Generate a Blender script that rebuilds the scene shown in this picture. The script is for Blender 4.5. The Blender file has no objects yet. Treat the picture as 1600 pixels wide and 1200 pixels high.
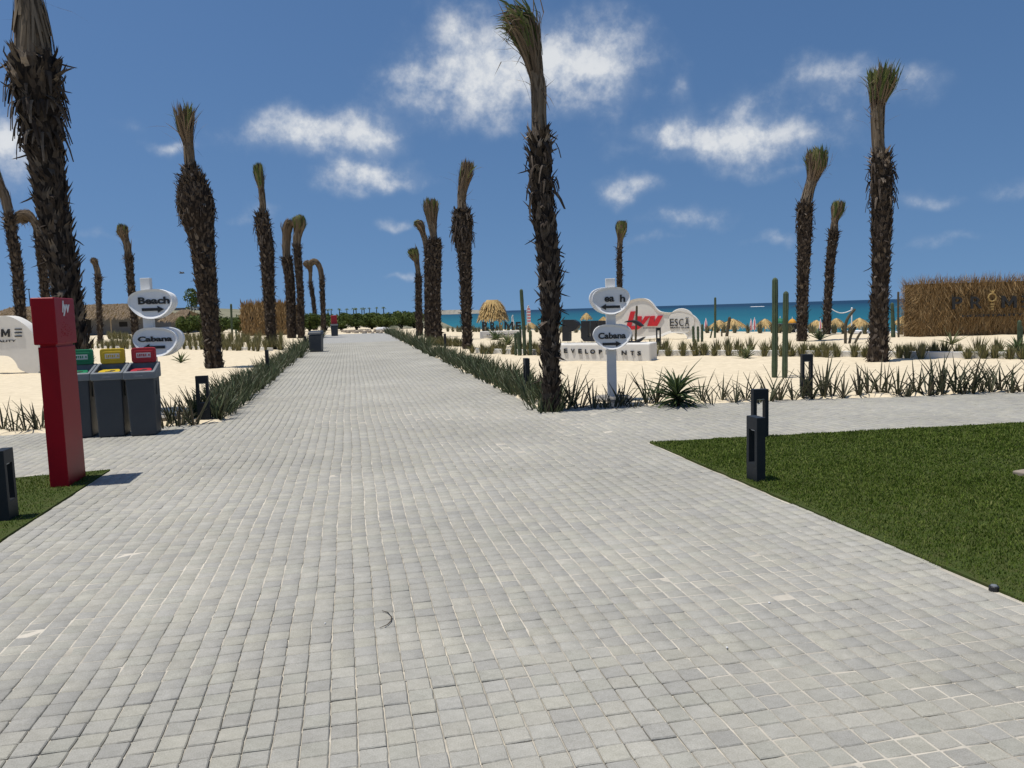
import bpy, bmesh, math, random
import numpy as np
from mathutils import Vector, Matrix

random.seed(7); RNG = np.random.default_rng(11)
sc = bpy.context.scene
COL = sc.collection
R = math.radians

# ------------------------------------------------------------------ camera
FPX = 1201.0                      # focal length in photo pixels (1600 wide)
CAM_H = 1.6
PITCH, ROLL = R(5.47), R(1.70)
cam_d = bpy.data.cameras.new('camera'); cam = bpy.data.objects.new('camera', cam_d)
COL.objects.link(cam); sc.camera = cam
cam_d.sensor_width = 36.0; cam_d.lens = 36.0 * FPX / 1600.0
cam_d.clip_start = 0.05; cam_d.clip_end = 60000
CAMR = Matrix.Rotation(R(90) - PITCH, 3, 'X') @ Matrix.Rotation(-ROLL, 3, 'Z')
cam.matrix_world = Matrix.Translation((0, 0, CAM_H)) @ CAMR.to_4x4()
CO = Vector((0, 0, CAM_H))

def ray(px, py):
    return CAMR @ Vector(((px - 800) / FPX, -(py - 600) / FPX, -1.0))
def G(px, py, z=0.0):             # pixel -> point on the ground
    d = ray(px, py); t = (z - CAM_H) / d.z
    return CO + d * t
def AT(px, py, Y):                # pixel -> point at the depth Y of the thing's own base
    d = ray(px, py); return CO + d * (Y / d.y)

# ------------------------------------------------------------------ sun + world
SUN_DIR = Vector((0.265, 0.075, -0.96)).normalized()      # the way light travels
sun_d = bpy.data.lights.new('sun', 'SUN'); sun = bpy.data.objects.new('sun', sun_d)
COL.objects.link(sun)
sun_d.energy = 4.4; sun_d.angle = R(0.53); sun_d.color = (1.0, 0.955, 0.88)
sun.rotation_euler = SUN_DIR.to_track_quat('-Z', 'Y').to_euler(); sun.location = (0, 0, 50)
SUN_EL = math.asin(-SUN_DIR.z); SUN_AZ = math.atan2(-SUN_DIR.x, -SUN_DIR.y)

world = bpy.data.worlds.new('World'); sc.world = world; world.use_nodes = True
def build_world():
    nt = world.node_tree; N = nt.nodes; L = nt.links; N.clear()
    def nd(t, **k):
        n = N.new(t)
        for a, b in k.items(): setattr(n, a, b)
        return n
    def m(op, a, b=None, c=None, clamp=False):
        n = nd('ShaderNodeMath', operation=op); n.use_clamp = clamp
        for i, v in enumerate((a, b, c)):
            if v is None: continue
            if isinstance(v, (int, float)): n.inputs[i].default_value = v
            else: L.new(v, n.inputs[i])
        return n.outputs[0]
    def vm(op, a, b):
        n = nd('ShaderNodeVectorMath', operation=op)
        for i, v in enumerate((a, b)):
            if isinstance(v, (tuple, Vector)): n.inputs[i].default_value = tuple(v)
            else: L.new(v, n.inputs[i])
        return n
    sky = nd('ShaderNodeTexSky', sky_type='NISHITA')
    sky.sun_disc = False; sky.sun_elevation = SUN_EL; sky.sun_rotation = SUN_AZ
    sky.altitude = 0; sky.air_density = 1.0; sky.dust_density = 0.6; sky.ozone_density = 2.8
    # the lower sky keeps the blue of the air above it (clear, dry air)
    g0 = nd('ShaderNodeTexCoord'); sv = nd('ShaderNodeVectorMath', operation='MULTIPLY_ADD'); L.new(g0.outputs['Generated'], sv.inputs[0])
    sv.inputs[1].default_value = (1, 1, .78); sv.inputs[2].default_value = (0, 0, .215); L.new(sv.outputs[0], sky.inputs['Vector'])
    hs = nd('ShaderNodeHueSaturation'); hs.inputs['Saturation'].default_value = 1.16
    L.new(sky.outputs[0], hs.inputs['Color'])
    st = vm('SCALE', hs.outputs[0], (0, 0, 0)); st.inputs['Scale'].default_value = SKY_STRENGTH
    geo = nd('ShaderNodeTexCoord'); D = geo.outputs['Generated']
    sep = nd('ShaderNodeSeparateXYZ'); L.new(D, sep.inputs[0])
    # cloud deck coordinates: where the view ray meets a level sheet of cloud
    zc = m('MAXIMUM', sep.outputs[2], 0.03)
    inv = m('DIVIDE', 1.0, m('ADD', zc, 0.12))
    pl = vm('SCALE', D, (0, 0, 0)); L.new(inv, pl.inputs['Scale'])
    def noise(vec, scale, detail, rough, dist=0.0):
        n = nd('ShaderNodeTexNoise'); n.inputs['Scale'].default_value = scale
        n.inputs['Detail'].default_value = detail; n.inputs['Roughness'].default_value = rough
        n.inputs['Distortion'].default_value = dist; L.new(vec, n.inputs['Vector']); return n
    warp = noise(D, 9.0, 3, 0.6)
    wv = vm('SUBTRACT', warp.outputs['Color'], (0.5, 0.5, 0.5))
    ws = vm('SCALE', wv.outputs[0], (0, 0, 0)); ws.inputs['Scale'].default_value = 0.075
    DW = vm('ADD', D, ws.outputs[0]).outputs[0]
    field = None
    blobs = [(740,105,120,62,1.0),(895,85,85,58,1.0),(800,120,150,52,1.0),(690,55,40,40,.7),(650,115,60,22,.8),
             (780,170,85,22,.55),
             (490,210,105,30,1.0),(410,205,45,26,.75),(565,220,45,24,.85),
             (555,275,78,23,1.0),(615,287,50,13,.7),
             (1125,212,130,32,1.0),(1160,188,62,28,1.0),(1015,215,45,18,.85),(1100,240,110,18,.5),
             (1300,135,95,32,.62),(1415,130,45,28,.4),
             (-5,225,42,50,1.0),(252,228,30,12,.8),(190,205,28,14,.35),
             (962,298,38,18,.85),(1058,342,52,17,.72),(1435,315,42,14,.6),(1170,380,52,9,.5),
             (1575,300,45,16,.45),(958,243,26,14,.5),(1045,150,16,14,.4),(597,351,20,9,.55),(605,440,28,7,.5),(370,335,45,10,.4),(1440,382,70,10,.4),(150,372,36,9,.4),(1180,265,90,12,.4),(880,178,60,20,.5),(1010,375,45,9,.4),
             ]
    for (px, py, sx, sy, amp) in blobs:
        c = ray(px, py).normalized()
        rt = (ray(px + 40, py - 1.2).normalized() - c).normalized(); up = rt.cross(c).normalized()
        k = ray(px, py).length * FPX
        a = vm('DOT_PRODUCT', DW, rt * (k / (sx * 1.05))).outputs['Value']
        b = vm('DOT_PRODUCT', DW, up * (k / (sy * 1.05))).outputs['Value']
        f = vm('DOT_PRODUCT', DW, c).outputs['Value']
        q = m('ADD', m('MULTIPLY', a, a), m('MULTIPLY', b, b))
        v = m('MULTIPLY', m('EXPONENT', m('MULTIPLY', q, -0.72)), m('MULTIPLY', m('GREATER_THAN', f, 0.3), amp))
        field = v if field is None else m('MAXIMUM', m('MULTIPLY', m('ADD', field, v), 0.62), m('MAXIMUM', field, v))
    # scattered small fair-weather clouds over the whole dome
    gen = noise(pl.outputs[0], 1.15, 2, 0.5, 0.3)
    gmask = nd('ShaderNodeMapRange'); gmask.inputs[1].default_value = 0.60; gmask.inputs[2].default_value = 0.80
    L.new(gen.outputs['Fac'], gmask.inputs[0])
    front = m('SUBTRACT', 1.0, m('MULTIPLY', m('GREATER_THAN', sep.outputs[1], 0.55), 0.75))
    field = m('MAXIMUM', field, m('MULTIPLY', m('MULTIPLY', gmask.outputs[0], 0.9), front))
    fb = noise(D, 17.0, 8, 0.64)
    up_ = vm('ADD', D, (-.006, 0, .016)); fbu = noise(up_.outputs[0], 17.0, 4, 0.6)
    n1 = m('MULTIPLY', m('SUBTRACT', fb.outputs['Fac'], 0.5), 1.55)
    dens = m('ADD', field, m('MULTIPLY', n1, m('POWER', m('MAXIMUM', field, 0.0001), 0.55)))
    al = nd('ShaderNodeMapRange', interpolation_type='SMOOTHSTEP')
    al.inputs[1].default_value = 0.13; al.inputs[2].default_value = 1.12; L.new(dens, al.inputs[0])
    rel = m('MULTIPLY', m('SUBTRACT', fb.outputs['Fac'], fbu.outputs['Fac']), 3.2)  # relief shading put into the cloud colour: sunward tops lighter, undersides greyer
    br = nd('ShaderNodeMapRange'); br.inputs[1].default_value = 0.25; br.inputs[2].default_value = 1.25
    br.inputs[3].default_value = 0.0; br.inputs[4].default_value = 1.0; L.new(m('ADD', dens, rel), br.inputs[0])
    cc = nd('ShaderNodeMix', data_type='RGBA'); L.new(br.outputs[0], cc.inputs[0])
    cc.inputs[6].default_value = (0.34, 0.42, 0.56, 1); cc.inputs[7].default_value = (0.76, 0.78, 0.80, 1)
    fade = nd('ShaderNodeMapRange'); fade.inputs[1].default_value = 0.0; fade.inputs[2].default_value = 0.05
    L.new(sep.outputs[2], fade.inputs[0])
    alpha = m('MULTIPLY', m('MULTIPLY', al.outputs[0], 0.92), fade.outputs[0])
    mx = nd('ShaderNodeMix', data_type='RGBA'); L.new(alpha, mx.inputs[0])
    L.new(st.outputs[0], mx.inputs[6]); L.new(cc.outputs[2], mx.inputs[7])
    bg = nd('ShaderNodeBackground'); L.new(mx.outputs[2], bg.inputs[0]); bg.inputs[1].default_value = 1.0
    out = nd('ShaderNodeOutputWorld'); L.new(bg.outputs[0], out.inputs[0])
SKY_STRENGTH = 0.098
build_world()
world.cycles.sampling_method = 'MANUAL'; world.cycles.sample_map_resolution = 256

sc.view_settings.view_transform = 'Standard'; sc.view_settings.look = 'None'
sc.view_settings.exposure = 0.0; sc.view_settings.gamma = 1.0
try: sc.view_settings.use_curve_mapping = False
except Exception: pass

# ------------------------------------------------------------------ materials
MATS = {}
def mat(name, col, rough=0.8, var=None, nscale=6.0, bump=0.0, bscale=60.0, island=None, objrand=None,
        attr=None, metallic=0.0, spec=0.4, detail=6, coat=0.0, trans=0.0, mid=None):
    """col: base colour; var: second colour mixed by noise; island / objrand: list of colours picked per piece"""
    if name in MATS: return MATS[name]
    M = bpy.data.materials.new(name); M.use_nodes = True; nt = M.node_tree; N = nt.nodes; L = nt.links
    b = N['Principled BSDF']; b.inputs['Roughness'].default_value = rough
    b.inputs['Metallic'].default_value = metallic
    b.inputs['Specular IOR Level'].default_value = spec
    if coat: b.inputs['Coat Weight'].default_value = coat; b.inputs['Coat Roughness'].default_value = 0.12
    tc = N.new('ShaderNodeTexCoord'); vec = tc.outputs['Object']
    src = None
    if island or objrand:
        cols = island or objrand
        rmp = N.new('ShaderNodeValToRGB'); rmp.color_ramp.interpolation = 'LINEAR'
        el = rmp.color_ramp.elements
        el[0].position = 0; el[0].color = (*cols[0], 1); el[1].position = 1; el[1].color = (*cols[-1], 1)
        for i, c in enumerate(cols[1:-1]):
            e = el.new((i + 1) / (len(cols) - 1)); e.color = (*c, 1)
        if island:
            g = N.new('ShaderNodeNewGeometry'); L.new(g.outputs['Random Per Island'], rmp.inputs[0])
        else:
            g = N.new('ShaderNodeObjectInfo'); L.new(g.outputs['Random'], rmp.inputs[0])
        src = rmp.outputs[0]
    if attr:
        a = N.new('ShaderNodeAttribute'); a.attribute_name = attr; src = a.outputs['Color']
    if var is not None:
        n = N.new('ShaderNodeTexNoise'); n.inputs['Scale'].default_value = nscale; n.inputs['Detail'].default_value = detail
        n.inputs['Roughness'].default_value = 0.65; L.new(vec, n.inputs['Vector'])
        mr = N.new('ShaderNodeMapRange'); mr.inputs[1].default_value = 0.32; mr.inputs[2].default_value = 0.68
        L.new(n.outputs['Fac'], mr.inputs[0])
        mx = N.new('ShaderNodeMix'); mx.data_type = 'RGBA'
        L.new(mr.outputs[0], mx.inputs[0])
        if src is None:
            mx.inputs[6].default_value = (*col, 1); mx.inputs[7].default_value = (*var, 1)
        else:
            mx.blend_type = 'MULTIPLY'; L.new(src, mx.inputs[6]); mx.inputs[7].default_value = (*var, 1)
        src = mx.outputs[2]
    if src is None: b.inputs['Base Color'].default_value = (*col, 1)
    else: L.new(src, b.inputs['Base Color'])
    if bump:
        n = N.new('ShaderNodeTexNoise'); n.inputs['Scale'].default_value = bscale; n.inputs['Detail'].default_value = 5
        L.new(vec, n.inputs['Vector'])
        bp = N.new('ShaderNodeBump'); bp.inputs['Strength'].default_value = bump; bp.inputs['Distance'].default_value = 0.01
        L.new(n.outputs['Fac'], bp.inputs['Height']); L.new(bp.outputs[0], b.inputs['Normal'])
    if trans:
        t = N.new('ShaderNodeBsdfTranslucent'); ms = N.new('ShaderNodeMixShader'); ms.inputs[0].default_value = trans
        if src is not None: L.new(src, t.inputs[0])
        else: t.inputs[0].default_value = (*col, 1)
        L.new(b.outputs[0], ms.inputs[1]); L.new(t.outputs[0], ms.inputs[2])
        L.new(ms.outputs[0], N['Material Output'].inputs['Surface'])
    MATS[name] = M; return M

M_SAND = mat('sand', (.71, .61, .44), .95, var=(.56, .475, .335), nscale=5.0, bump=.8, bscale=16, spec=.1, detail=12)
M_PAVER = mat('paver_concrete', (.27, .27, .26), .9, attr='tint', var=(.86, .86, .84), nscale=26, bump=.25, bscale=260, spec=.2)
M_JOINT = mat('joint_sand', (.60, .55, .46), .95, var=(.28, .26, .22), nscale=2.2, bump=.3, bscale=80, spec=.1)
M_SOIL = mat('soil', (.06, .065, .022), .95, var=(.045, .07, .016), nscale=12, bump=.4, bscale=40, spec=.1)
M_GRASS = mat('grass_blade', (.08, .13, .02), .6, island=[(.085, .125, .018), (.115, .165, .024), (.15, .20, .034), (.24, .25, .08)], var=(.60, .68, .5), nscale=3.5, spec=.15, trans=.3)
M_BARK = mat('palm_trunk', (.035, .027, .021), .95, var=(.016, .013, .011), nscale=9, bump=.8, bscale=30, spec=.1)
M_BOOT = mat('palm_leaf_base', (.1, .08, .06), .9, island=[(.036, .028, .022), (.056, .044, .036), (.082, .066, .053), (.108, .088, .07), (.05, .039, .032), (.20, .168, .135)],
             var=(.62, .57, .52), nscale=14, spec=.15)
M_BOOTP = mat('palm_pale_flap', (.38, .32, .26), .9, var=(.22, .17, .13), nscale=20, spec=.15)
M_NECK = mat('palm_bound_frond', (.2, .16, .11), .9, island=[(.065, .05, .035), (.14, .11, .078), (.20, .16, .115), (.10, .078, .054)], spec=.15)
M_FDRY = mat('palm_dry_frond', (.2, .16, .1), .85, island=[(.07, .05, .033), (.14, .10, .065), (.20, .15, .10), (.10, .08, .05)], spec=.2, trans=.15)
M_FGRN = mat('palm_green_frond', (.1, .13, .04), .7, island=[(.055, .085, .022), (.09, .12, .03), (.14, .16, .05), (.17, .15, .07)], spec=.3, trans=.2)
M_SANS = mat('spiky_leaf', (.05, .07, .03), .55, island=[(.034, .054, .022), (.05, .074, .027), (.072, .095, .036), (.09, .085, .043)], spec=.4)
M_SANSO = mat('spiky_leaf_single', (.05, .07, .03), .55, objrand=[(.036, .044, .022), (.052, .060, .028), (.075, .074, .036), (.09, .07, .043)], spec=.4)
M_YUCCA = mat('yucca_leaf', (.06, .09, .03), .5, objrand=[(.045, .075, .026), (.07, .105, .034), (.10, .135, .045)], spec=.4)
M_ALOE = mat('aloe_leaf', (.12, .16, .06), .5, island=[(.10, .13, .05), (.15, .18, .07), (.19, .21, .09)], spec=.4)
M_TUFT = mat('grass_tuft', (.16, .16, .07), .8, island=[(.10, .105, .04), (.155, .15, .065), (.20, .185, .085), (.25, .22, .12)], spec=.2, trans=.2)
M_TUFTG = mat('grass_tuft_grey', (.16, .16, .1), .8, island=[(.12, .125, .075), (.17, .165, .10), (.21, .195, .12)], spec=.2, trans=.2)
M_CACTUS = mat('cactus_skin', (.075, .105, .055), .6, var=(.045, .065, .038), nscale=5, spec=.3)
M_CACTB = mat('cactus_brown', (.10, .085, .055), .8, var=(.055, .05, .035), nscale=7, spec=.2)
M_CHAR = mat('charcoal_metal', (.013, .016, .019), .5, var=(.018, .021, .025), nscale=5, spec=.25)
M_BIN = mat('bin_plastic_dark', (.026, .033, .041), .5, var=(.034, .041, .049), nscale=4, spec=.45)
M_HOOD = mat('bin_plastic_grey', (.17, .185, .20), .55, var=(.13, .145, .155), nscale=7, spec=.45)
M_BLACK = mat('black_paint', (.012, .013, .015), .5, var=(.018, .019, .02), nscale=5)
M_DARK = mat('dark_opening', (.02, .02, .02), .8, var=(.012, .012, .012))
M_RED = mat('red_gloss_paint', (.30, .006, .014), .38, var=(.25, .006, .013), nscale=3, spec=.12)
M_REDL = mat('red_letter', (.60, .02, .03), .5, var=(.52, .018, .028), nscale=3)
M_BRED = mat('bin_red', (.42, .022, .032), .42, var=(.35, .02, .03), nscale=6)
M_BYEL = mat('bin_yellow', (.62, .43, .02), .42, var=(.52, .36, .02), nscale=6)
M_BGRN = mat('bin_green', (.010, .20, .085), .42, var=(.01, .16, .07), nscale=6)
M_WHITE = mat('white_render', (.70, .68, .63), .85, var=(.64, .62, .57), nscale=2.5, bump=.15, bscale=120)
M_WSIGN = mat('white_sign_board', (.82, .82, .81), .6, var=(.77, .77, .76), nscale=4)
M_WPOST = mat('white_post', (.70, .70, .69), .6, var=(.62, .62, .60), nscale=4)
M_STICK = mat('white_sticker', (.62, .62, .6), .6, var=(.5, .5, .48), nscale=40)
M_GOLD = mat('gold_letter', (.36, .25, .09), .5, var=(.3, .2, .07))
M_STRAW = mat('straw', (.3, .21, .1), .95, island=[(.12, .074, .033), (.20, .125, .055), (.28, .18, .083), (.37, .26, .13), (.22, .138, .062)], spec=.15)
M_STRAWC = mat('straw_core', (.12, .08, .035), .95, var=(.07, .05, .022), nscale=6, spec=.1)
M_THATCH = mat('thatch', (.36, .26, .13), .95, island=[(.27, .175, .07), (.40, .275, .115), (.52, .375, .175), (.34, .225, .09)], spec=.15)
M_THATD = mat('thatch_old', (.16, .12, .08), .95, island=[(.10, .075, .05), (.16, .12, .08), (.22, .165, .11)], spec=.1)
M_WOOD = mat('pale_pole_wood', (.42, .34, .24), .85, var=(.3, .24, .16), nscale=8)
M_WALLG = mat('grey_wall', (.20, .20, .20), .9, var=(.16, .16, .16), nscale=1.0)
M_STONE = mat('stone', (.34, .29, .23), .9, var=(.22, .18, .14), nscale=4, bump=.3, bscale=20)
M_CONC = mat('concrete_foot', (.34, .32, .28), .95, var=(.24, .22, .19), nscale=8, bump=.3, bscale=50)
M_BUSH = mat('bush_leaf', (.06, .09, .03), .7, island=[(.045, .07, .02), (.075, .11, .028), (.11, .15, .038), (.14, .175, .05)], spec=.25, trans=.25)
M_PINK = mat('pink_fabric', (.62, .16, .19), .85, var=(.55, .13, .16))
M_FABW = mat('white_fabric', (.72, .71, .70), .85, var=(.66, .66, .66), nscale=3)
M_FABG = mat('green_fabric', (.02, .15, .08), .8, var=(.02, .12, .06))
M_FABO = mat('orange_fabric', (.62, .30, .03), .8, var=(.52, .25, .03))
M_TWIG = mat('dry_twig', (.10, .075, .05), .9, var=(.06, .045, .03))

def paver_wear():
    nt = M_PAVER.node_tree; N = nt.nodes; L = nt.links; b = N['Principled BSDF']; src = b.inputs['Base Color'].links[0].from_socket
    g = N.new('ShaderNodeNewGeometry')
    for sc_, lo, hi, det in ((.55, .90, 1.09, 4), (190.0, .84, 1.14, 3), (9.0, .93, 1.06, 5)):      # broad stains, grit, small blotches
        n = N.new('ShaderNodeTexNoise'); n.inputs['Scale'].default_value = sc_; n.inputs['Detail'].default_value = det; L.new(g.outputs['Position'], n.inputs['Vector'])
        mr = N.new('ShaderNodeMapRange'); mr.inputs[1].default_value = .3; mr.inputs[2].default_value = .7; mr.inputs[3].default_value = lo; mr.inputs[4].default_value = hi; L.new(n.outputs['Fac'], mr.inputs[0])
        v = N.new('ShaderNodeVectorMath'); v.operation = 'SCALE'; L.new(src, v.inputs[0]); L.new(mr.outputs[0], v.inputs['Scale']); src = v.outputs[0]
    # blown sand lying thinly on the blocks in drifts
    n = N.new('ShaderNodeTexNoise'); n.inputs['Scale'].default_value = 1.3; n.inputs['Detail'].default_value = 9; n.inputs['Roughness'].default_value = .7; L.new(g.outputs['Position'], n.inputs['Vector'])
    mr = N.new('ShaderNodeMapRange'); mr.inputs[1].default_value = .56; mr.inputs[2].default_value = .80; mr.inputs[4].default_value = .45; L.new(n.outputs['Fac'], mr.inputs[0])
    mx = N.new('ShaderNodeMix'); mx.data_type = 'RGBA'; L.new(mr.outputs[0], mx.inputs[0]); L.new(src, mx.inputs[6]); mx.inputs[7].default_value = (.46, .43, .36, 1)
    L.new(mx.outputs[2], b.inputs['Base Color'])
paver_wear()
def scrub():
    nt = M_SAND.node_tree; N = nt.nodes; L = nt.links; b = N['Principled BSDF']; src = b.inputs['Base Color'].links[0].from_socket
    g = N.new('ShaderNodeNewGeometry'); sp = N.new('ShaderNodeSeparateXYZ'); L.new(g.outputs['Position'], sp.inputs[0])
    n = N.new('ShaderNodeTexNoise'); n.inputs['Scale'].default_value = .05; n.inputs['Detail'].default_value = 6; L.new(g.outputs['Position'], n.inputs['Vector'])
    a = N.new('ShaderNodeMath'); a.operation = 'MULTIPLY_ADD'; a.inputs[1].default_value = 60; L.new(n.outputs['Fac'], a.inputs[0]); L.new(sp.outputs[1], a.inputs[2])
    mr = N.new('ShaderNodeMapRange'); mr.inputs[1].default_value = 125; mr.inputs[2].default_value = 150; L.new(a.outputs[0], mr.inputs[0])
    rp = N.new('ShaderNodeMix'); rp.data_type = 'RGBA'; L.new(n.outputs['Fac'], rp.inputs[0]); rp.inputs[6].default_value = (.09, .105, .055, 1); rp.inputs[7].default_value = (.30, .27, .20, 1)
    mx = N.new('ShaderNodeMix'); mx.data_type = 'RGBA'; L.new(mr.outputs[0], mx.inputs[0]); L.new(src, mx.inputs[6]); L.new(rp.outputs[2], mx.inputs[7]); L.new(mx.outputs[2], b.inputs['Base Color'])
scrub()

# ------------------------------------------------------------------ mesh helpers
class MB:
    def __init__(self): self.v = []; self.f = []
    def add(self, vs, fs):
        o = len(self.v); self.v.extend([tuple(q) for q in vs]); self.f.extend([tuple(i + o for i in q) for q in fs]); return self
    def box(self, c, s, rz=0, top=(1, 1), shift=(0, 0)):
        x, y, z = s[0] / 2, s[1] / 2, s[2] / 2; ca, sa = math.cos(rz), math.sin(rz); P = []
        for k, (tx, ty) in ((-1, (1, 1)), (1, top)):
            for (i, j) in ((-1, -1), (1, -1), (1, 1), (-1, 1)):
                a, b = i * x * tx + (shift[0] if k > 0 else 0), j * y * ty + (shift[1] if k > 0 else 0)
                P.append((c[0] + a * ca - b * sa, c[1] + a * sa + b * ca, c[2] + k * z))
        return self.add(P, [(3, 2, 1, 0), (4, 5, 6, 7), (0, 1, 5, 4), (1, 2, 6, 5), (2, 3, 7, 6), (3, 0, 4, 7)])
    def tube(self, pts, rad, n=10, cap=True, ribs=0.0, squash=1.0):
        pts = [Vector(p) for p in pts]; m = len(pts); P = []; F = []
        for i, p in enumerate(pts):
            t = (pts[min(i + 1, m - 1)] - pts[max(i - 1, 0)]).normalized()
            a = Vector((0, -1, 0)) if abs(t.y) < .9 else Vector((1, 0, 0))
            b = t.cross(a).normalized(); a = b.cross(t)
            for k in range(n):
                th = 2 * math.pi * k / n; r = rad[i] * (1 - (ribs if k % 2 else 0))
                P.append(p + (b * math.cos(th) + a * math.sin(th) * squash) * r)
        for i in range(m - 1):
            for k in range(n):
                k2 = (k + 1) % n; F.append((i * n + k, i * n + k2, (i + 1) * n + k2, (i + 1) * n + k))
        if cap: F.append(tuple(reversed(range(n)))); F.append(tuple((m - 1) * n + k for k in range(n)))
        return self.add(P, F)
    def prism(self, outline, y0, y1):      # outline in local (x, z); front at y0
        n = len(outline); P = [(x, y0, z) for x, z in outline] + [(x, y1, z) for x, z in outline]
        area = sum(outline[i][0] * outline[(i + 1) % n][1] - outline[(i + 1) % n][0] * outline[i][1] for i in range(n))
        fr, bk = list(range(n)), [n + i for i in reversed(range(n))]
        F = [tuple(fr), tuple(bk)] + [(i, n + i, n + (i + 1) % n, (i + 1) % n) for i in range(n)]
        if area < 0: F = [tuple(reversed(q)) for q in F]
        return self.add(P, F)
    def build(self, name, m, parent=None, smooth=False, bevel=0.0, seg=2, loc=None, fixn=False):
        me = bpy.data.meshes.new(name); me.from_pydata(self.v, [], self.f)
        if bevel or fixn:
            bm = bmesh.new(); bm.from_mesh(me)
            if bevel: bmesh.ops.bevel(bm, geom=[e for e in bm.edges], offset=bevel, segments=seg, affect='EDGES', profile=.5)
            bmesh.ops.recalc_face_normals(bm, faces=bm.faces); bm.to_mesh(me); bm.free()
        return link(name, me, m, parent, smooth, loc)

def link(name, me, m, parent=None, smooth=False, loc=None):
    if m is not None and not me.materials: me.materials.append(m)
    if smooth: me.polygons.foreach_set('use_smooth', np.ones(len(me.polygons), bool))
    o = bpy.data.objects.new(name, me); COL.objects.link(o)
    if parent is not None: o.parent = parent
    if loc is not None: o.location = loc
    return o
def np_mesh(name, V, faces_quads=None, faces_tris=None):
    V = np.asarray(V, np.float32); me = bpy.data.meshes.new(name)
    q = np.zeros((0, 4), np.int32) if faces_quads is None else np.asarray(faces_quads, np.int32)
    t = np.zeros((0, 3), np.int32) if faces_tris is None else np.asarray(faces_tris, np.int32)
    me.vertices.add(len(V)); me.vertices.foreach_set('co', V.ravel())
    li = np.concatenate([q.ravel(), t.ravel()]); me.loops.add(len(li)); me.loops.foreach_set('vertex_index', li)
    n = len(q) + len(t); me.polygons.add(n)
    ls = np.concatenate([np.arange(len(q)) * 4, len(q) * 4 + np.arange(len(t)) * 3]).astype(np.int32)
    me.polygons.foreach_set('loop_start', ls); me.update(calc_edges=True); me.validate(); return me
def thing(name, label, cat, loc=(0, 0, 0), rz=0, group=None):
    o = bpy.data.objects.new(name, None); COL.objects.link(o); o.empty_display_size = .2
    o.location = loc; o.rotation_euler = (0, 0, rz); return tag(o, label, cat, group)
def tag(o, label=None, cat=None, group=None, kind=None):
    if label: o['label'] = label
    if cat: o['category'] = cat
    if group: o['group'] = group
    if kind: o['kind'] = kind
    return o
def copy_tree(o, parent=None):
    c = o.copy(); COL.objects.link(c); c.parent = parent
    for ch in list(o.children): copy_tree(ch, c)
    return c
def text_mesh(s, box, y, extrude=.02, bold=0.0, shear=0.0, name='lettering', spacing=1.0):
    """lettering scaled into box=(x0,x1,z0,z1), standing upright, front towards -y"""
    cu = bpy.data.curves.new(name, 'FONT'); cu.body = s; cu.size = 1; cu.offset = bold; cu.shear = shear
    cu.extrude = .01; cu.space_character = spacing; cu.resolution_u = 4
    ob = bpy.data.objects.new(name, cu); COL.objects.link(ob)
    dg = bpy.context.evaluated_depsgraph_get(); dg.update()
    me = bpy.data.meshes.new_from_object(ob.evaluated_get(dg)); bpy.data.objects.remove(ob)
    n = len(me.vertices); co = np.zeros(n * 3, np.float32); me.vertices.foreach_get('co', co); co = co.reshape(-1, 3)
    lo, hi = co.min(0), co.max(0); x0, x1, z0, z1 = box
    out = np.zeros_like(co)
    out[:, 0] = x0 + (co[:, 0] - lo[0]) / (hi[0] - lo[0]) * (x1 - x0)
    out[:, 2] = z0 + (co[:, 1] - lo[1]) / (hi[1] - lo[1]) * (z1 - z0)
    out[:, 1] = y - (co[:, 2] - lo[2]) / (hi[2] - lo[2]) * extrude
    me.vertices.foreach_set('co', out.ravel()); me.update(); me.materials.clear(); return me
def smooth_closed(pts, sub=4):
    n = len(pts); out = []
    for i in range(n):
        p0, p1, p2, p3 = [np.array(pts[(i + k - 1) % n], float) for k in range(4)]
        for s in range(sub):
            t = s / sub
            out.append(tuple(.5 * ((2 * p1) + (-p0 + p2) * t + (2 * p0 - 5 * p1 + 4 * p2 - p3) * t * t + (-p0 + 3 * p1 - 3 * p2 + p3) * t ** 3)))
    return out
def recessed_board(name, outline, y0, y1, m, parent, rim=.05, depth=.03, bevel=.012):
    mb = MB(); mb.prism(outline, y0, y1); me = bpy.data.meshes.new(name); me.from_pydata(mb.v, [], mb.f)
    bm = bmesh.new(); bm.from_mesh(me); bmesh.ops.recalc_face_normals(bm, faces=bm.faces)
    fr = [f for f in bm.faces if f.normal.y < -.9 and len(f.verts) > 4][0]
    bmesh.ops.inset_region(bm, faces=[fr], thickness=rim, depth=0, use_even_offset=False)
    if depth:
        for v in fr.verts: v.co.y += depth
        c = fr.calc_center_median()
        for v in fr.verts: v.co.x += (c.x - v.co.x) * .03; v.co.z += (c.z - v.co.z) * .03
    bm.to_mesh(me); bm.free(); return link(name, me, m, parent)

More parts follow.
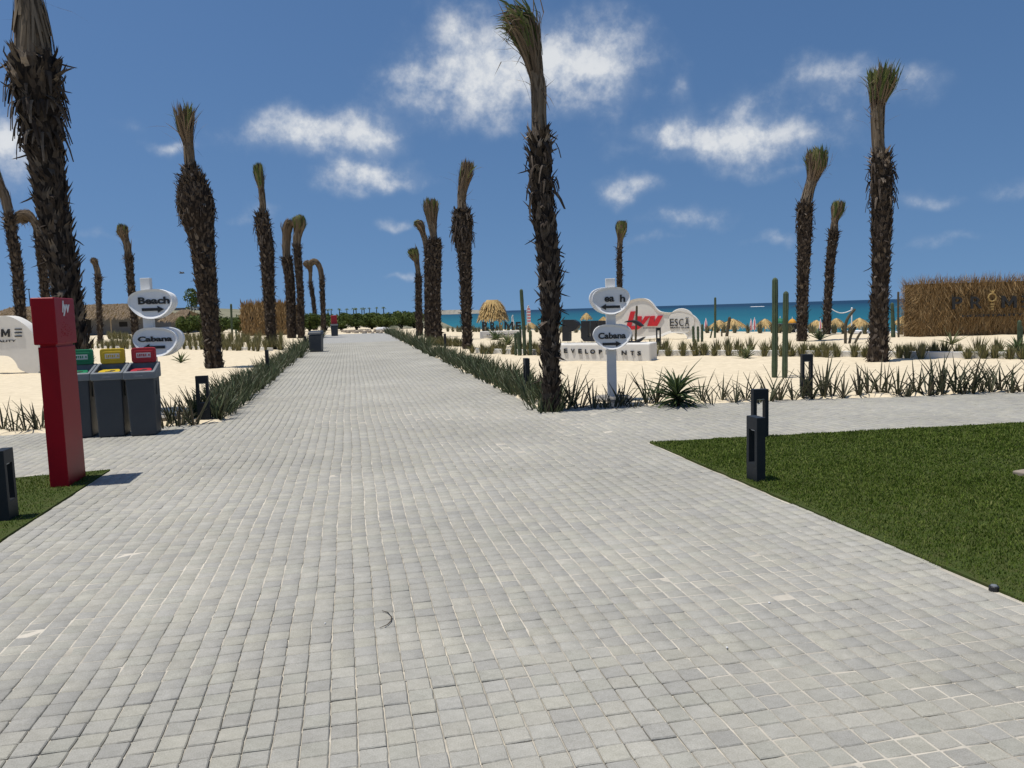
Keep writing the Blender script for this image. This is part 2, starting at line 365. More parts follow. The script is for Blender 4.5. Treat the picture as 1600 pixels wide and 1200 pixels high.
# ------------------------------------------------------------------ the layout of the ground
pA, pB = G(830, 634), G(690, 564)                      # right edge of the path
U = Vector((-0.2035, 0.979, 0)).normalized()           # along the main path
Pv = Vector((U.y, -U.x, 0))                            # across it, to the right
PATH_RZ = math.atan2(-U.x, U.y)
def up_of(v): return (v.x * U.x + v.y * U.y, v.x * Pv.x + v.y * Pv.y)
def from_up(u, p, z=0): return Vector((U.x * u + Pv.x * p, U.y * u + Pv.y * p, z))
A_, A2 = G(1015, 692), G(1600, 661)                    # right lawn: corner, far edge
B_, B2 = G(172, 735), G(0, 750)                        # left lawn
C_, C2 = G(842, 640), G(1600, 613)                     # right bed
D_, D2 = G(346, 662), G(0, 681)                        # left bed
def halfplane(pt, direction, inside):                  # signed distance > 0 on the side of "inside"
    n = Vector((-direction.y, direction.x, 0)).normalized()
    if (inside - pt).dot(n) < 0: n = -n
    return (n.x, n.y, -(pt.x * n.x + pt.y * n.y))
W_RL = [halfplane(A_, U, A2), halfplane(A_, (A2 - A_), A_ - U * 3)]
W_LL = [halfplane(B_, U, B2), halfplane(B_, (B2 - B_), B_ - U * 3)]
W_RB = [halfplane(C_, U, C2), halfplane(C_, (C2 - C_), C_ + U * 3)]
W_LB = [halfplane(D_, U, D2), halfplane(D_, (D2 - D_), D_ + U * 3)]
U_END = up_of(G(575, 521))[0]
W_END = [(U.x, U.y, -U_END)]
def depth_in(W, x, y):
    d = None
    for a, b, c in W:
        e = a * x + b * y + c; d = e if d is None else np.minimum(d, e)
    return d
def sstep(a, b, x):
    t = np.clip((x - a) / (b - a), 0, 1); return t * t * (3 - 2 * t)
def vnoise(x, y, s, seed=0):                            # cheap smooth value noise
    x = np.asarray(x, float) * s + seed * 17.3; y = np.asarray(y, float) * s - seed * 9.1
    xi, yi = np.floor(x), np.floor(y); fx, fy = x - xi, y - yi
    def h(a, b):
        v = np.sin(a * 127.1 + b * 311.7 + seed * 74.7) * 43758.5453; return v - np.floor(v)
    fx = fx * fx * (3 - 2 * fx); fy = fy * fy * (3 - 2 * fy)
    return (h(xi, yi) * (1 - fx) + h(xi + 1, yi) * fx) * (1 - fy) + (h(xi, yi + 1) * (1 - fx) + h(xi + 1, yi + 1) * fx) * fy
SEA_Z = -2.5
def shore(x, y):
    s1 = (x + 3) * .86 + (y - 70) * .51; s1 = np.where(s1 > 0, s1 * (1 + 1.6 * sstep(-8, 4, -np.asarray(x, float))), s1)
    s2 = ((x + 20) * .994 + (y - 100) * .113) * 2.2
    return np.minimum(s1, s2)
def zland(x, y):
    x = np.asarray(x, float); y = np.asarray(y, float)
    s = shore(x, y); z = -2.35 * sstep(-1, 24, s) - .5 * sstep(24, 60, s) - .8 * sstep(60, 200, s)
    r = np.hypot(x, y)
    # low hills far off on the land side
    z = z + sstep(250, 700, r) * (-s > 5) * sstep(-.22, -.36, np.arctan2(x, y)) * (4 + 5 * vnoise(x, y, .006, 3) + 4 * vnoise(x, y, .02, 4))
    bed = np.maximum(np.maximum(depth_in(W_RB, x, y), depth_in(W_LB, x, y)), depth_in(W_END, x, y))
    en = (vnoise(x, y, 3.0, 1) - .5) * .16 + (vnoise(x, y, 11, 2) - .5) * .08
    sand = .012 + .045 * (vnoise(x, y, .7, 5) - .35) + .026 * (vnoise(x, y, 3.1, 6) - .3) + .014 * vnoise(x, y, 7, 8)
    k = sstep(-.04, .14, bed + en)
    return z + k * sand * np.clip(1 - s / 10, 0, 1) * 1.0 + (1 - k) * -.10
def zat(p): return float(zland(p.x, p.y))
def ground_at(px, py):
    g = G(px, py); g.z = zat(g); return g

# land sheet: polar grid round the camera, fine where the camera looks
def build_land():
    fine = np.radians(np.arange(-46, 46.01, .22)); coarse = np.radians(np.arange(50, 310.01, 4))
    ang = np.concatenate([fine, coarse]); rad = [.6]
    while rad[-1] < 40: rad.append(rad[-1] * 1.0135)
    while rad[-1] < 6000: rad.append(rad[-1] * 1.045)
    rad = np.array(rad); A, Rr = np.meshgrid(ang, rad); X = np.sin(A) * Rr; Y = np.cos(A) * Rr
    Z = zland(X, Y); Z = np.where(Rr > 4500, -6, Z)
    n, m_ = A.shape; V = np.stack([X, Y, Z], -1).reshape(-1, 3)
    i, j = np.meshgrid(np.arange(n - 1), np.arange(m_), indexing='ij'); j2 = (j + 1) % m_
    F = np.stack([i * m_ + j, i * m_ + j2, (i + 1) * m_ + j2, (i + 1) * m_ + j], -1).reshape(-1, 4)[:, ::-1]
    V = np.vstack([V, [[0, 0, -.1]]]); T = np.array([[k, (k + 1) % m_, len(V) - 1] for k in range(m_)])
    me = np_mesh('ground', V, F, T)
    return tag(link('ground', me, M_SAND, smooth=True), 'pale yellow sand ground with small undulations', kind='structure')
build_land()

def water_material():
    M = bpy.data.materials.new('sea_water'); M.use_nodes = True; nt = M.node_tree; N = nt.nodes; L = nt.links
    N.remove(N['Principled BSDF']); b = N.new('ShaderNodeBsdfDiffuse'); gl = N.new('ShaderNodeBsdfGlossy'); gl.inputs['Roughness'].default_value = .25
    ms = N.new('ShaderNodeMixShader'); ms.inputs[0].default_value = .12; L.new(b.outputs[0], ms.inputs[1]); L.new(gl.outputs[0], ms.inputs[2]); L.new(ms.outputs[0], N['Material Output'].inputs['Surface'])
    g = N.new('ShaderNodeNewGeometry')
    # water colour by distance out from the shore (shallow sand bottom -> deep)
    d = N.new('ShaderNodeVectorMath'); d.operation = 'DOT_PRODUCT'; d.inputs[1].default_value = (.86, .51, 0); L.new(g.outputs['Position'], d.inputs[0])
    n1 = N.new('ShaderNodeTexNoise'); n1.inputs['Scale'].default_value = .012; n1.inputs['Detail'].default_value = 5; L.new(g.outputs['Position'], n1.inputs['Vector'])
    a = N.new('ShaderNodeMath'); a.operation = 'MULTIPLY_ADD'; a.inputs[1].default_value = 130; L.new(n1.outputs['Fac'], a.inputs[0]); L.new(d.outputs['Value'], a.inputs[2])
    mr = N.new('ShaderNodeMapRange'); mr.inputs[1].default_value = 90; mr.inputs[2].default_value = 1100; L.new(a.outputs[0], mr.inputs[0])
    rp = N.new('ShaderNodeValToRGB'); e = rp.color_ramp.elements
    e[0].position = 0; e[0].color = (.026, .20, .23, 1); e[1].position = 1; e[1].color = (.005, .034, .078, 1)
    for pos, c in ((.06, (.012, .13, .175)), (.18, (.008, .095, .14)), (.45, (.006, .062, .11))):
        q = e.new(pos); q.color = (*c, 1)
    L.new(mr.outputs[0], rp.inputs[0]); L.new(rp.outputs[0], b.inputs['Color'])
    mp = N.new('ShaderNodeMapping'); mp.inputs['Scale'].default_value = (.35, 1.0, 1); mp.inputs['Rotation'].default_value = (0, 0, R(25)); L.new(g.outputs['Position'], mp.inputs[0])
    w = N.new('ShaderNodeTexNoise'); w.inputs['Scale'].default_value = .9; w.inputs['Detail'].default_value = 6; L.new(mp.outputs[0], w.inputs['Vector'])
    bp = N.new('ShaderNodeBump'); bp.inputs['Strength'].default_value = .5; bp.inputs['Distance'].default_value = .3
    L.new(w.outputs['Fac'], bp.inputs['Height']); L.new(bp.outputs[0], b.inputs['Normal']); L.new(bp.outputs[0], gl.inputs['Normal'])
    return M
mb = MB(); S = 40000
mb.add([(-S, -200, SEA_Z), (S, -200, SEA_Z), (S, S, SEA_Z), (-S, S, SEA_Z)], [(0, 1, 2, 3)])
tag(mb.build('sea', water_material()), 'turquoise sea turning deep blue towards the horizon', kind='structure')

# ------------------------------------------------------------------ paved path: bed of joint sand + pavers
u_cross = max(up_of(C_)[0], up_of(D_)[0])
def build_path():
    # joint-sand bed: fine near the camera so that some joints stand full of sand and others open
    us = np.arange(-1.0, 18.01, .12); ps = np.arange(-14, 16.01, .12)
    Ug, Pg = np.meshgrid(us, ps, indexing='ij'); X = U.x * Ug + Pv.x * Pg; Y = U.y * Ug + Pv.y * Pg
    n = .55 * vnoise(Ug, Pg, .55, 21) + .3 * vnoise(Ug, Pg, 1.9, 22) + .3 * RNG.random(Ug.shape)
    Z = -.0105 + .0078 * sstep(.36, .66, n)
    nn, mm = Ug.shape; V = np.stack([X, Y, Z], -1).reshape(-1, 3)
    i, j = np.meshgrid(np.arange(nn - 1), np.arange(mm - 1), indexing='ij')
    F = np.stack([i * mm + j, i * mm + j + 1, (i + 1) * mm + j + 1, (i + 1) * mm + j], -1).reshape(-1, 4)[:, ::-1]
    # coarse wings of the cross path, outside the frame
    ex = []
    for (p0, p1, u0, u1) in ((-60, -14, -1, 18), (16, 60, -1, 18), (-14, 16, -10, -1)):
        ex.append([from_up(u0, p0, -.006), from_up(u0, p1, -.006), from_up(u1, p1, -.006), from_up(u1, p0, -.006)])
    E = np.array([[tuple(v) for v in q] for q in ex]).reshape(-1, 3)
    FE = np.arange(len(E)).reshape(-1, 4) + len(V)
    path = link('path', np_mesh('path', np.vstack([V, E]), np.vstack([F, FE])), M_JOINT)
    tag(path, 'wide grey block-paved path running towards the sea', kind='structure')
    # pavers
    PU, PP = .100, .1065
    iu = np.arange(int(1.2 / PU), int(46 / PU)); ip = np.arange(int(-13 / PP), int(15 / PP))
    I, J = np.meshgrid(iu, ip, indexing='ij'); u = I * PU; p = J * PP
    p2 = p + .007 * np.sin(u * .8 + p * .3) + .0035 * np.sin(u * 2.9 + p * 1.1) + .004 * (vnoise(u, p, 1.5, 31) - .5)
    u2 = u + .014 * np.sin(.9 * p + 1.7) + .008 * np.sin(2.3 * p + u * .3) + .012 * (vnoise(u, p, .9, 32) - .5) + RNG.normal(0, .0012, u.shape)
    x = U.x * u2 + Pv.x * p2; y = U.y * u2 + Pv.y * p2
    inside = (depth_in(W_RB, x, y) < .02) & (depth_in(W_LB, x, y) < .02) & (depth_in(W_RL, x, y) < .02) & (depth_in(W_LL, x, y) < .02)
    keep = inside & (np.abs(x) < .80 * y + 1.0) & ((y < 17.5) | (depth_in(W_RB, x, y) < .05)) & (y > 1.6)
    x, y = x[keep], y[keep]; n = len(x); uu, pp = u[keep], p[keep]
    hx = (PP - RNG.uniform(.0028, .0062, n)) / 2; hy = (PU - RNG.uniform(.0028, .0056, n)) / 2
    rot = PATH_RZ + RNG.normal(0, .007, n); tl = RNG.normal(0, .0009, (n, 4)); zz = RNG.normal(0, .0009, n) + .002 * (vnoise(uu, pp, .5, 41) - .5)
    pal = 1.31 * np.array([(1, .976, .918)]) * np.array([(.276, .274, .260), (.288, .282, .258), (.298, .293, .262), (.279, .279, .256), (.255, .254, .248), (.305, .299, .276), (.281, .278, .263), (.266, .263, .253)])
    pal = pal.mean(0) + (pal - pal.mean(0)) * .72
    pick = RNG.integers(0, len(pal), n); big = (vnoise(uu, pp, .35, 51) - .5) * .05 + (vnoise(uu, pp, 1.2, 52) - .5) * .04
    tint = pal[pick] * (1 + RNG.normal(0, .028, (n, 1))) * (1 + big[:, None] * 1.6) * 1.0
    # project to find those that show largest
    pt = np.stack([x, y, np.full(n, -CAM_H)], -1) @ np.array(CAMR)
    sx = 800 + FPX * pt[:, 0] / -pt[:, 2]; sy = 600 - FPX * pt[:, 1] / -pt[:, 2]
    vis = (sx > -25) & (sx < 1625) & (sy < 1225)
    order = np.argsort(np.where(vis, np.hypot(x, y), 1e9))[:300]; single = np.zeros(n, bool); single[order] = True
    def corners(hx, hy):
        return np.array([(-1, -1), (1, -1), (1, 1), (-1, 1)], float) * np.stack([hx, hy], -1)[..., None, :]
    F1 = [(0, 1, 5, 4), (1, 2, 6, 5), (2, 3, 7, 6), (3, 0, 4, 7), (4, 5, 9, 8), (5, 6, 10, 9), (6, 7, 11, 10), (7, 4, 8, 11), (8, 9, 10, 11)]
    s = ~single; k = s.sum(); c = corners(hx[s], hy[s]); ca, sa = np.cos(rot[s])[:, None], np.sin(rot[s])[:, None]
    c = c + RNG.normal(0, .0014, c.shape)
    def rt(cc): return np.stack([cc[..., 0] * ca - cc[..., 1] * sa + x[s][:, None], cc[..., 0] * sa + cc[..., 1] * ca + y[s][:, None]], -1)
    lo = rt(c); tp = rt(c * (1 - .0042 / .05)); z0 = zz[s][:, None] + tl[s]
    V = np.concatenate([np.concatenate([lo, np.full((k, 4, 1), -.045)], -1), np.concatenate([lo, (z0 - .0045)[..., None]], -1),
                        np.concatenate([tp, z0[..., None]], -1)], 1)
    F = (np.array(F1)[None] + (np.arange(k) * 12)[:, None, None]).reshape(-1, 4)
    me = np_mesh('pavers', V.reshape(-1, 3), F)
    at = me.attributes.new('tint', 'FLOAT_COLOR', 'POINT'); tc = np.ones((k, 12, 4), np.float32); tc[..., :3] = tint[s][:, None, :]
    at.data.foreach_set('color', tc.ravel())
    tag(link('pavers', me, M_PAVER, path), kind='stuff')
    variants = []
    for q in range(30):
        h = np.array([(-1, -1), (1, -1), (1, 1), (-1, 1)], float) * [(PP - .0052) / 2, (PU - .0044) / 2] + RNG.normal(0, .001, (4, 2)); t4 = RNG.normal(0, .0009, 4)
        # wavy outline: extra vertices along each edge
        ring = []
        for a in range(4):
            b_ = (a + 1) % 4; zt = lambda f: t4[a] * (1 - f) + t4[b_] * f
            for f in (0, .33, .66):
                w = h[a] * (1 - f) + h[b_] * f; w = w * (1 + (RNG.normal(0, .007) if f else -.012)); ring.append((w[0], w[1], zt(f)))
        m_ = len(ring); vs = [(a, b2, -.045) for a, b2, c2 in ring] + [(a, b2, c2 - .0045 + RNG.normal(0, .0005)) for a, b2, c2 in ring] + [(a * .915, b2 * .915, c2) for a, b2, c2 in ring]
        fs = [(i, (i + 1) % m_, m_ + (i + 1) % m_, m_ + i) for i in range(m_)] + [(m_ + i, m_ + (i + 1) % m_, 2 * m_ + (i + 1) % m_, 2 * m_ + i) for i in range(m_)] + [tuple(2 * m_ + i for i in range(m_))]
        v = bpy.data.meshes.new('paver'); v.from_pydata(vs, [], fs)
        at = v.attributes.new('tint', 'FLOAT_COLOR', 'POINT'); tc = np.ones((len(vs), 4), np.float32); tc[:, :3] = pal[q % len(pal)] * (1 + RNG.normal(0, .028)); at.data.foreach_set('color', tc.ravel())
        v.materials.append(M_PAVER); variants.append(v)
    for q in order:
        o = bpy.data.objects.new('paver', variants[int(RNG.integers(0, 30))]); COL.objects.link(o); o.parent = path
        o.location = (x[q], y[q], zz[q]); o.rotation_euler = (RNG.normal(0, .006), RNG.normal(0, .006), rot[q])
    return path
PATH = build_path()

# far stretch of the paving, where single blocks can no longer be told apart
def far_paving_material():
    M = bpy.data.materials.new('far_paving'); M.use_nodes = True; nt = M.node_tree; N = nt.nodes; L = nt.links
    b = N['Principled BSDF']; b.inputs['Roughness'].default_value = .9; b.inputs['Specular IOR Level'].default_value = .2
    tc = N.new('ShaderNodeTexCoord'); mp = N.new('ShaderNodeMapping'); L.new(tc.outputs['Object'], mp.inputs[0])
    mp.inputs['Rotation'].default_value = (0, 0, -PATH_RZ)
    br = N.new('ShaderNodeTexBrick'); br.offset = 0; br.inputs['Scale'].default_value = 1.0
    br.inputs['Brick Width'].default_value = .1065; br.inputs['Row Height'].default_value = .1; br.inputs['Mortar Size'].default_value = .005
    br.inputs['Color1'].default_value = (.33, .328, .312, 1); br.inputs['Color2'].default_value = (.38, .376, .35, 1); br.inputs['Mortar'].default_value = (.17, .16, .14, 1)
    L.new(mp.outputs[0], br.inputs['Vector'])
    n = N.new('ShaderNodeTexNoise'); n.inputs['Scale'].default_value = 1.2; n.inputs['Detail'].default_value = 6; L.new(tc.outputs['Object'], n.inputs['Vector'])
    mr = N.new('ShaderNodeMapRange'); mr.inputs[3].default_value = .86; mr.inputs[4].default_value = 1.14; L.new(n.outputs['Fac'], mr.inputs[0])
    mx = N.new('ShaderNodeVectorMath'); mx.operation = 'SCALE'; L.new(br.outputs['Color'], mx.inputs[0]); L.new(mr.outputs[0], mx.inputs['Scale'])
    L.new(mx.outputs[0], b.inputs['Base Color']); return M
mb = MB()
pl_, pr_ = up_of(D_)[1] - .3, up_of(C_)[1] + .3
mb.add([from_up(18, pl_, -.012), from_up(18, pr_, -.012), from_up(45.9, pr_, -.012), from_up(45.9, pl_, -.012)], [(0, 1, 2, 3)])
mb.add([from_up(45.9, pl_, -.002), from_up(45.9, pr_, -.002), from_up(U_END + .5, pr_, -.002), from_up(U_END + .5, pl_, -.002)], [(0, 1, 2, 3)])
mb.build('far_paving', far_paving_material(), PATH)

# ------------------------------------------------------------------ lawns
def build_lawn(name, corner, edge, sgn, label, area_fn):
    far = (edge - corner).normalized()
    outl = [corner, corner + far * 30, corner + far * 30 - U * 14, corner - U * 14]
    root = tag(thing(name, label, None), kind='structure')
    mb = MB(); n = 4
    if sgn < 0: outl = outl[::-1]
    top = [(v.x, v.y, .012) for v in outl]; bot = [(v.x, v.y, -.06) for v in outl]
    mb.add(top + bot, [(3, 2, 1, 0), (0, 1, 5, 4), (1, 2, 6, 5), (2, 3, 7, 6), (3, 0, 4, 7)])
    mb.build('turf_soil', M_SOIL, root, fixn=True)
    # blades
    x, y, sc_ = area_fn(); W = W_RL if sgn > 0 else W_LL
    d = depth_in(W, x, y) + (vnoise(x, y, 9, 61) - .5) * .09
    bare = vnoise(x, y, 5, 62) * .06
    k = (d > -.005 + bare * .3); x, y, sc_, d = x[k], y[k], sc_[k], d[k]; n = len(x)
    hgt = RNG.uniform(.012, .030, n) * (.75 + .5 * vnoise(x, y, 1.3, 63)) * np.clip(.55 + d * 3, .55, 1) * np.sqrt(sc_)
    wid = RNG.uniform(.0022, .0042, n) * sc_; a = RNG.uniform(0, 6.283, n); ln = RNG.uniform(.1, .9, n) * hgt; b = a + RNG.normal(0, .9, n)
    ca, sa = np.cos(a) * wid, np.sin(a) * wid; z = np.full(n, .010)
    lx, ly = np.cos(b) * ln, np.sin(b) * ln
    V = np.stack([np.stack([x - ca, y - sa, z], -1), np.stack([x + ca, y + sa, z], -1),
                  np.stack([x + lx * .35 + ca * .8, y + ly * .35 + sa * .8, z + hgt * .6], -1), np.stack([x + lx * .35 - ca * .8, y + ly * .35 - sa * .8, z + hgt * .6], -1),
                  np.stack([x + lx, y + ly, z + hgt * RNG.uniform(.7, 1, n)], -1)], 1).reshape(-1, 3)
    o = np.arange(n) * 5
    me = np_mesh('grass', V, np.stack([o, o + 1, o + 2, o + 3], -1), np.stack([o + 3, o + 2, o + 4], -1))
    tag(link('grass', me, M_GRASS, root), kind='stuff')
    return root
def rl_area():
    n = 640000; y = RNG.uniform(2.6, 13, n); x = RNG.uniform(1.2, 11, n)
    ok = (x < .74 * y + .6) & (x > .08 * y); dist = np.hypot(x, y); s = np.clip(dist / 6.0, .8, 1.8)
    ok &= RNG.random(n) < np.clip(1.25 / s ** 1.6, 0, 1); return x[ok], y[ok], s[ok]
def ll_area():
    n = 60000; y = RNG.uniform(3.5, 9, n); x = RNG.uniform(-7, -3, n); s = np.full(n, 1.1)
    ok = (x > -.74 * y - .8); return x[ok], y[ok], s[ok]
build_lawn('lawn', A_, A2, 1, 'right-hand lawn of short green turf beside the path', rl_area)
build_lawn('lawn', B_, B2, -1, 'small left-hand lawn corner at the foot of the red pillar', ll_area)

# ------------------------------------------------------------------ palms
def resample(pts, n):
    P = np.array(pts, float); d = np.concatenate([[0], np.cumsum(np.linalg.norm(np.diff(P[:, :3], axis=0), axis=1))]); t = np.linspace(0, d[-1], n)
    Q = np.stack([np.interp(t, d, P[:, k]) for k in range(P.shape[1])], -1)
    if n > 6:                                           # soften the corners
        for _ in range(2): Q[1:-1] = .25 * Q[:-2] + .5 * Q[1:-1] + .25 * Q[2:]
    return Q, d[-1]
def frames(Q):
    T = np.gradient(Q[:, :3], axis=0); T /= np.linalg.norm(T, axis=1)[:, None]
    ref = np.array([0, 1.0, 0]); B = np.cross(T, ref); B /= np.linalg.norm(B, axis=1)[:, None]; A = np.cross(B, T); return T, A, B
def strands(mb_list, Q, n, wid, t0, t1, rho=(.2, 1.0), seg=5, flare=.0, rng=None, jit=.02, droop=0.0):
    """ribbons that follow the axis Q (x,y,z,r) between parameters t0..t1"""
    T, A, B = frames(Q); m_ = len(Q); V = []; F = []
    for k in range(n):
        ph = rng.uniform(0, 6.283); rh = math.sqrt(rng.uniform(rho[0] ** 2, rho[1] ** 2)); a = rng.uniform(*t0); b = rng.uniform(*t1)
        if b - a < .08: b = a + .08
        w = wid * rng.uniform(.6, 1.4); o = len(V); dph = rng.normal(0, .25); fl = rng.normal(0, flare); j = rng.normal(0, jit, 3)
        for s in range(seg + 1):
            f = s / seg; t = (a + (b - a) * f) * (m_ - 1); i = int(min(max(t, 0), m_ - 1.001)); fr = t - i; i2 = min(i + 1, m_ - 1)
            q = Q[i] * (1 - fr) + Q[i2] * fr; p = ph + dph * f
            rad = A[i] * math.sin(p) + B[i] * math.cos(p); r = q[3] * rh + abs(fl) * f * f
            c = q[:3] + rad * r + j * f * f + T[i] * max(0, t - (m_ - 1)) * 0
            c = c + np.array([0, 0, -droop * f * f * rng.uniform(.4, 1)])
            side = np.cross(T[i], rad) * w * (.5 if f < .85 else .18) * (1 if s < seg else .1)
            V += [tuple(c - side), tuple(c + side)]
            if s: F.append((o + 2 * s - 2, o + 2 * s - 1, o + 2 * s + 1, o + 2 * s))
    mb_list.add(V, F)
def palm(label, trunk, neck, crown, green=.4, seed=0, Y=None, boot=1.0, pale=0, dens=1.25, straggle=.12, skirt=0):
    rng = np.random.default_rng(100 + seed)
    g = G(trunk[0][0], trunk[0][1]) if Y is None else AT(trunk[0][0], trunk[0][1], Y)
    Yb = g.y; s = Yb / FPX; gz = zat(g); base = Vector((g.x, g.y, gz))
    def P3(l): return [(*(AT(x, y, Yb) - base), w * s / 2) for x, y, w in l]
    tr = P3(trunk); tr[0] = (tr[0][0], 0, -.15, tr[0][3])
    root = thing('palm_tree', label, 'palm tree', base, 0, 'palm trees with tied-up fronds')
    Q, Lt = resample(tr, 26); core = Q.copy(); core[:, 3] = np.maximum(.58 * Q[:, 3], Q[:, 3] - .065 * boot)
    mb = MB(); mb.tube([tuple(q[:3]) for q in core], [q[3] for q in core], 14)
    tk = mb.build('trunk', M_BARK, root, smooth=True)
    # leaf bases left on the trunk, spiralling up it
    T, A, B = frames(Q); V = []; F = []; PV = []; PF = []
    bl = .165 * boot; nrow = int(Lt / (.070 * boot) * dens); n_r = max(9, int(2 * math.pi * Q[10, 3] / (.105 * boot)))
    for r in range(nrow):
        f = (r + .5) / nrow; t = f * 25; i = min(int(t), 24); fr = t - i; q = Q[i] * (1 - fr) + Q[i + 1] * fr
        for k in range(n_r):
            ph = 2 * math.pi * (k + .5 * (r % 2)) / n_r + rng.normal(0, .16) + r * .21
            rad = A[i] * math.sin(ph) + B[i] * math.cos(ph); sd = np.cross(T[i], rad)
            up = T[i]; e = rng.uniform(.1, .62)
            if f < .12: e = rng.uniform(.1, .5)
            L_ = bl * rng.uniform(.5, 1.25); w = .078 * boot * rng.uniform(.6, 1.4)
            dirn = up * math.cos(e) + rad * math.sin(e)
            if rng.random() < .06: dirn = rad * .8 - up * rng.uniform(.1, .9); L_ *= 1.1
            if f > .90: L_ *= 1.1; dirn = dirn + rad * rng.uniform(-.1, .5) - up * rng.uniform(0, .8) * (rng.random() < .4)
            dirn = dirn / np.linalg.norm(dirn); sk = sd * rng.normal(0, .24)
            c0 = q[:3] + rad * (max(.58 * q[3], q[3] - .065 * boot) - .02) + up * rng.normal(0, .02); c1 = c0 + dirn * L_ * .55 + sk * L_ * .3; c2 = c0 + (dirn + rad * rng.normal(-.02, .14) + sk) * L_
            nrm = np.cross(sd, dirn); th = .016 * boot
            pal_ = pale and f > .93 and rng.random() < pale
            VV, FF = (PV, PF) if pal_ else (V, F); o = len(VV)
            for c, ww, tt in ((c0, w, th), (c1, w * .72, th * .8)):
                VV += [tuple(c - sd * ww / 2), tuple(c + nrm * tt), tuple(c + sd * ww / 2), tuple(c - nrm * tt * .4)]
            VV += [tuple(c2 - sd * w * .22), tuple(c2 + sd * w * .2 + dirn * L_ * rng.uniform(-.12, .12))]
            for a in range(4):
                b_ = (a + 1) % 4; FF.append((o + a, o + b_, o + 4 + b_, o + 4 + a)); FF.append((o + 4 + a, o + 4 + b_, (o + 8, o + 9, o + 9, o + 8)[a]))
    for k in range(skirt):                              # long dead stubs hanging round the shoulder
        f = rng.uniform(.80, .99); t = f * 25; i = min(int(t), 24); q = Q[i]; ph = rng.uniform(0, 6.283); rad = A[i] * math.sin(ph) + B[i] * math.cos(ph); sd = np.cross(T[i], rad)
        L_ = rng.uniform(.16, .34) * boot; w = .07 * boot * rng.uniform(.6, 1.5); c = q[:3] + rad * q[3] * .7; o = len(V); up_ = rng.uniform(-.2, .7); tw = sd * rng.normal(0, .3)
        for g_ in range(5):
            h = g_ / 4; p_ = c + rad * L_ * .62 * h * (1 - .35 * h) + (T[i] * up_ * h - T[i] * 1.15 * h * h + tw * h) * L_; ww = w * (1 - .7 * h)
            V += [tuple(p_ - sd * ww / 2), tuple(p_ + rad * .012), tuple(p_ + sd * ww / 2)]
            if g_:
                for a in range(2): F.append((o + 3 * g_ - 3 + a, o + 3 * g_ - 2 + a, o + 3 * g_ + 1 + a, o + 3 * g_ + a))
    lb = MB(); lb.v = V; lb.f = F; tag(lb.build('leaf_bases', M_BOOT, tk), kind='stuff')
    if PV:
        lb = MB(); lb.v = PV; lb.f = PF; tag(lb.build('pale_flaps', M_BOOTP, tk), 'pale cut leaf bases round the shoulder', kind='stuff')
    # bound fronds (neck)
    nk = P3(neck); Qn, Ln = resample(nk, 14); mb = MB(); mb.tube([tuple(q[:3]) for q in Qn], [q[3] * .86 for q in Qn], 12)
    strands(mb, Qn, int(80), .030 * boot, (0, .6), (.7, 1.0), rho=(.88, 1.06), rng=rng, jit=.012)
    nko = mb.build('bound_fronds', M_NECK, root)
    # crown
    cr = P3(crown); m0 = [0.5 * (p + q) for p, q in zip(nk[-2], nk[-1])]; Qc, Lc = resample([m0, nk[-1]] + cr, 16); dry = MB(); gr = MB()
    nd_ = int(430 * (1 - green * .5)); ng = int(420 * green)
    cw = .026 * boot * max(1, s / .02)
    strands(dry, Qc, nd_, cw, (0, .35), (.6, 1.0), rho=(.1, 1.0), rng=rng, jit=straggle * .3)
    strands(dry, Qc, 20, cw * .7, (0, .7), (.5, 1.0), rho=(.8, 1.2), rng=rng, flare=straggle, jit=straggle, droop=.12)
    strands(dry, Qn, 7, cw * .6, (.2, .8), (.7, 1.0), rho=(.9, 1.1), rng=rng, flare=straggle * 1.2, jit=straggle, droop=.15)
    if ng: strands(gr, Qc, ng, cw, (.25, .6), (.8, 1.0), rho=(.3, 1.05), rng=rng, jit=straggle * .45, flare=straggle * .25)
    co = dry.build('crown', M_FDRY, root)
    if ng: tag(gr.build('green_fronds', M_FGRN, co), kind='stuff')
    return root

palm('largest palm, thick dark trunk leaning left behind the red pillar', [(134,652,54),(120,560,54),(106,480,54),(99,417,54),(83,333,58),(72,250,62),(61,167,70),(55,120,88),(53,92,84)],
     [(53,100,60),(50,50,52),(47,15,42),(42,-20,38)], [(38,-60,46),(30,-100,60)], .3, 1, boot=1.3, pale=.12, straggle=.2, skirt=110)
palm('palm cut off by the left frame edge with neck leaning out of view', [(40,572,20),(33,500,20),(27,417,21),(18,365,21),(15,335,22)], [(15,338,14),(8,308,13),(0,290,14)], [(-10,272,20),(-22,255,24)], .2, 2, boot=1.3)
palm('slim palm left of the red pillar with brown top drooping left', [(78,567,17),(70,450,17),(64,396,19),(61,368,18)], [(61,372,12),(58,354,11),(50,342,12)], [(42,336,20),(33,340,22),(28,350,12)], .0, 3, boot=1.3)
palm('shortest far palm between the red pillar and the left signpost', [(157,538,11),(155,480,11),(153,446,12),(154,432,15)], [(154,436,9),(152,421,8),(149,412,8)], [(147,407,9),(145,403,8)], .0, 4, boot=1.8, straggle=.1)
palm('thin palm with frayed tip rising behind the left signpost', [(214,547,14),(208,480,14),(204,437,15),(201,400,16)], [(201,405,10),(199,383,10),(195,372,11)], [(191,362,17),(191,350,12)], .1, 5, boot=1.5)
palm('bulging palm with square-cut top on the left sand bed', [(336,577,34),(333,548,31),(329,505,31),(322,442,38),(316,375,42),(311,353,52),(307,331,62),(303,295,56),(301,277,44),(297,262,22)],
     [(297,265,16),(296,251,15),(294,222,15)], [(290,204,24),(288,175,30),(288,162,33)], .08, 6, pale=.1, boot=1.25, straggle=.25, skirt=130)
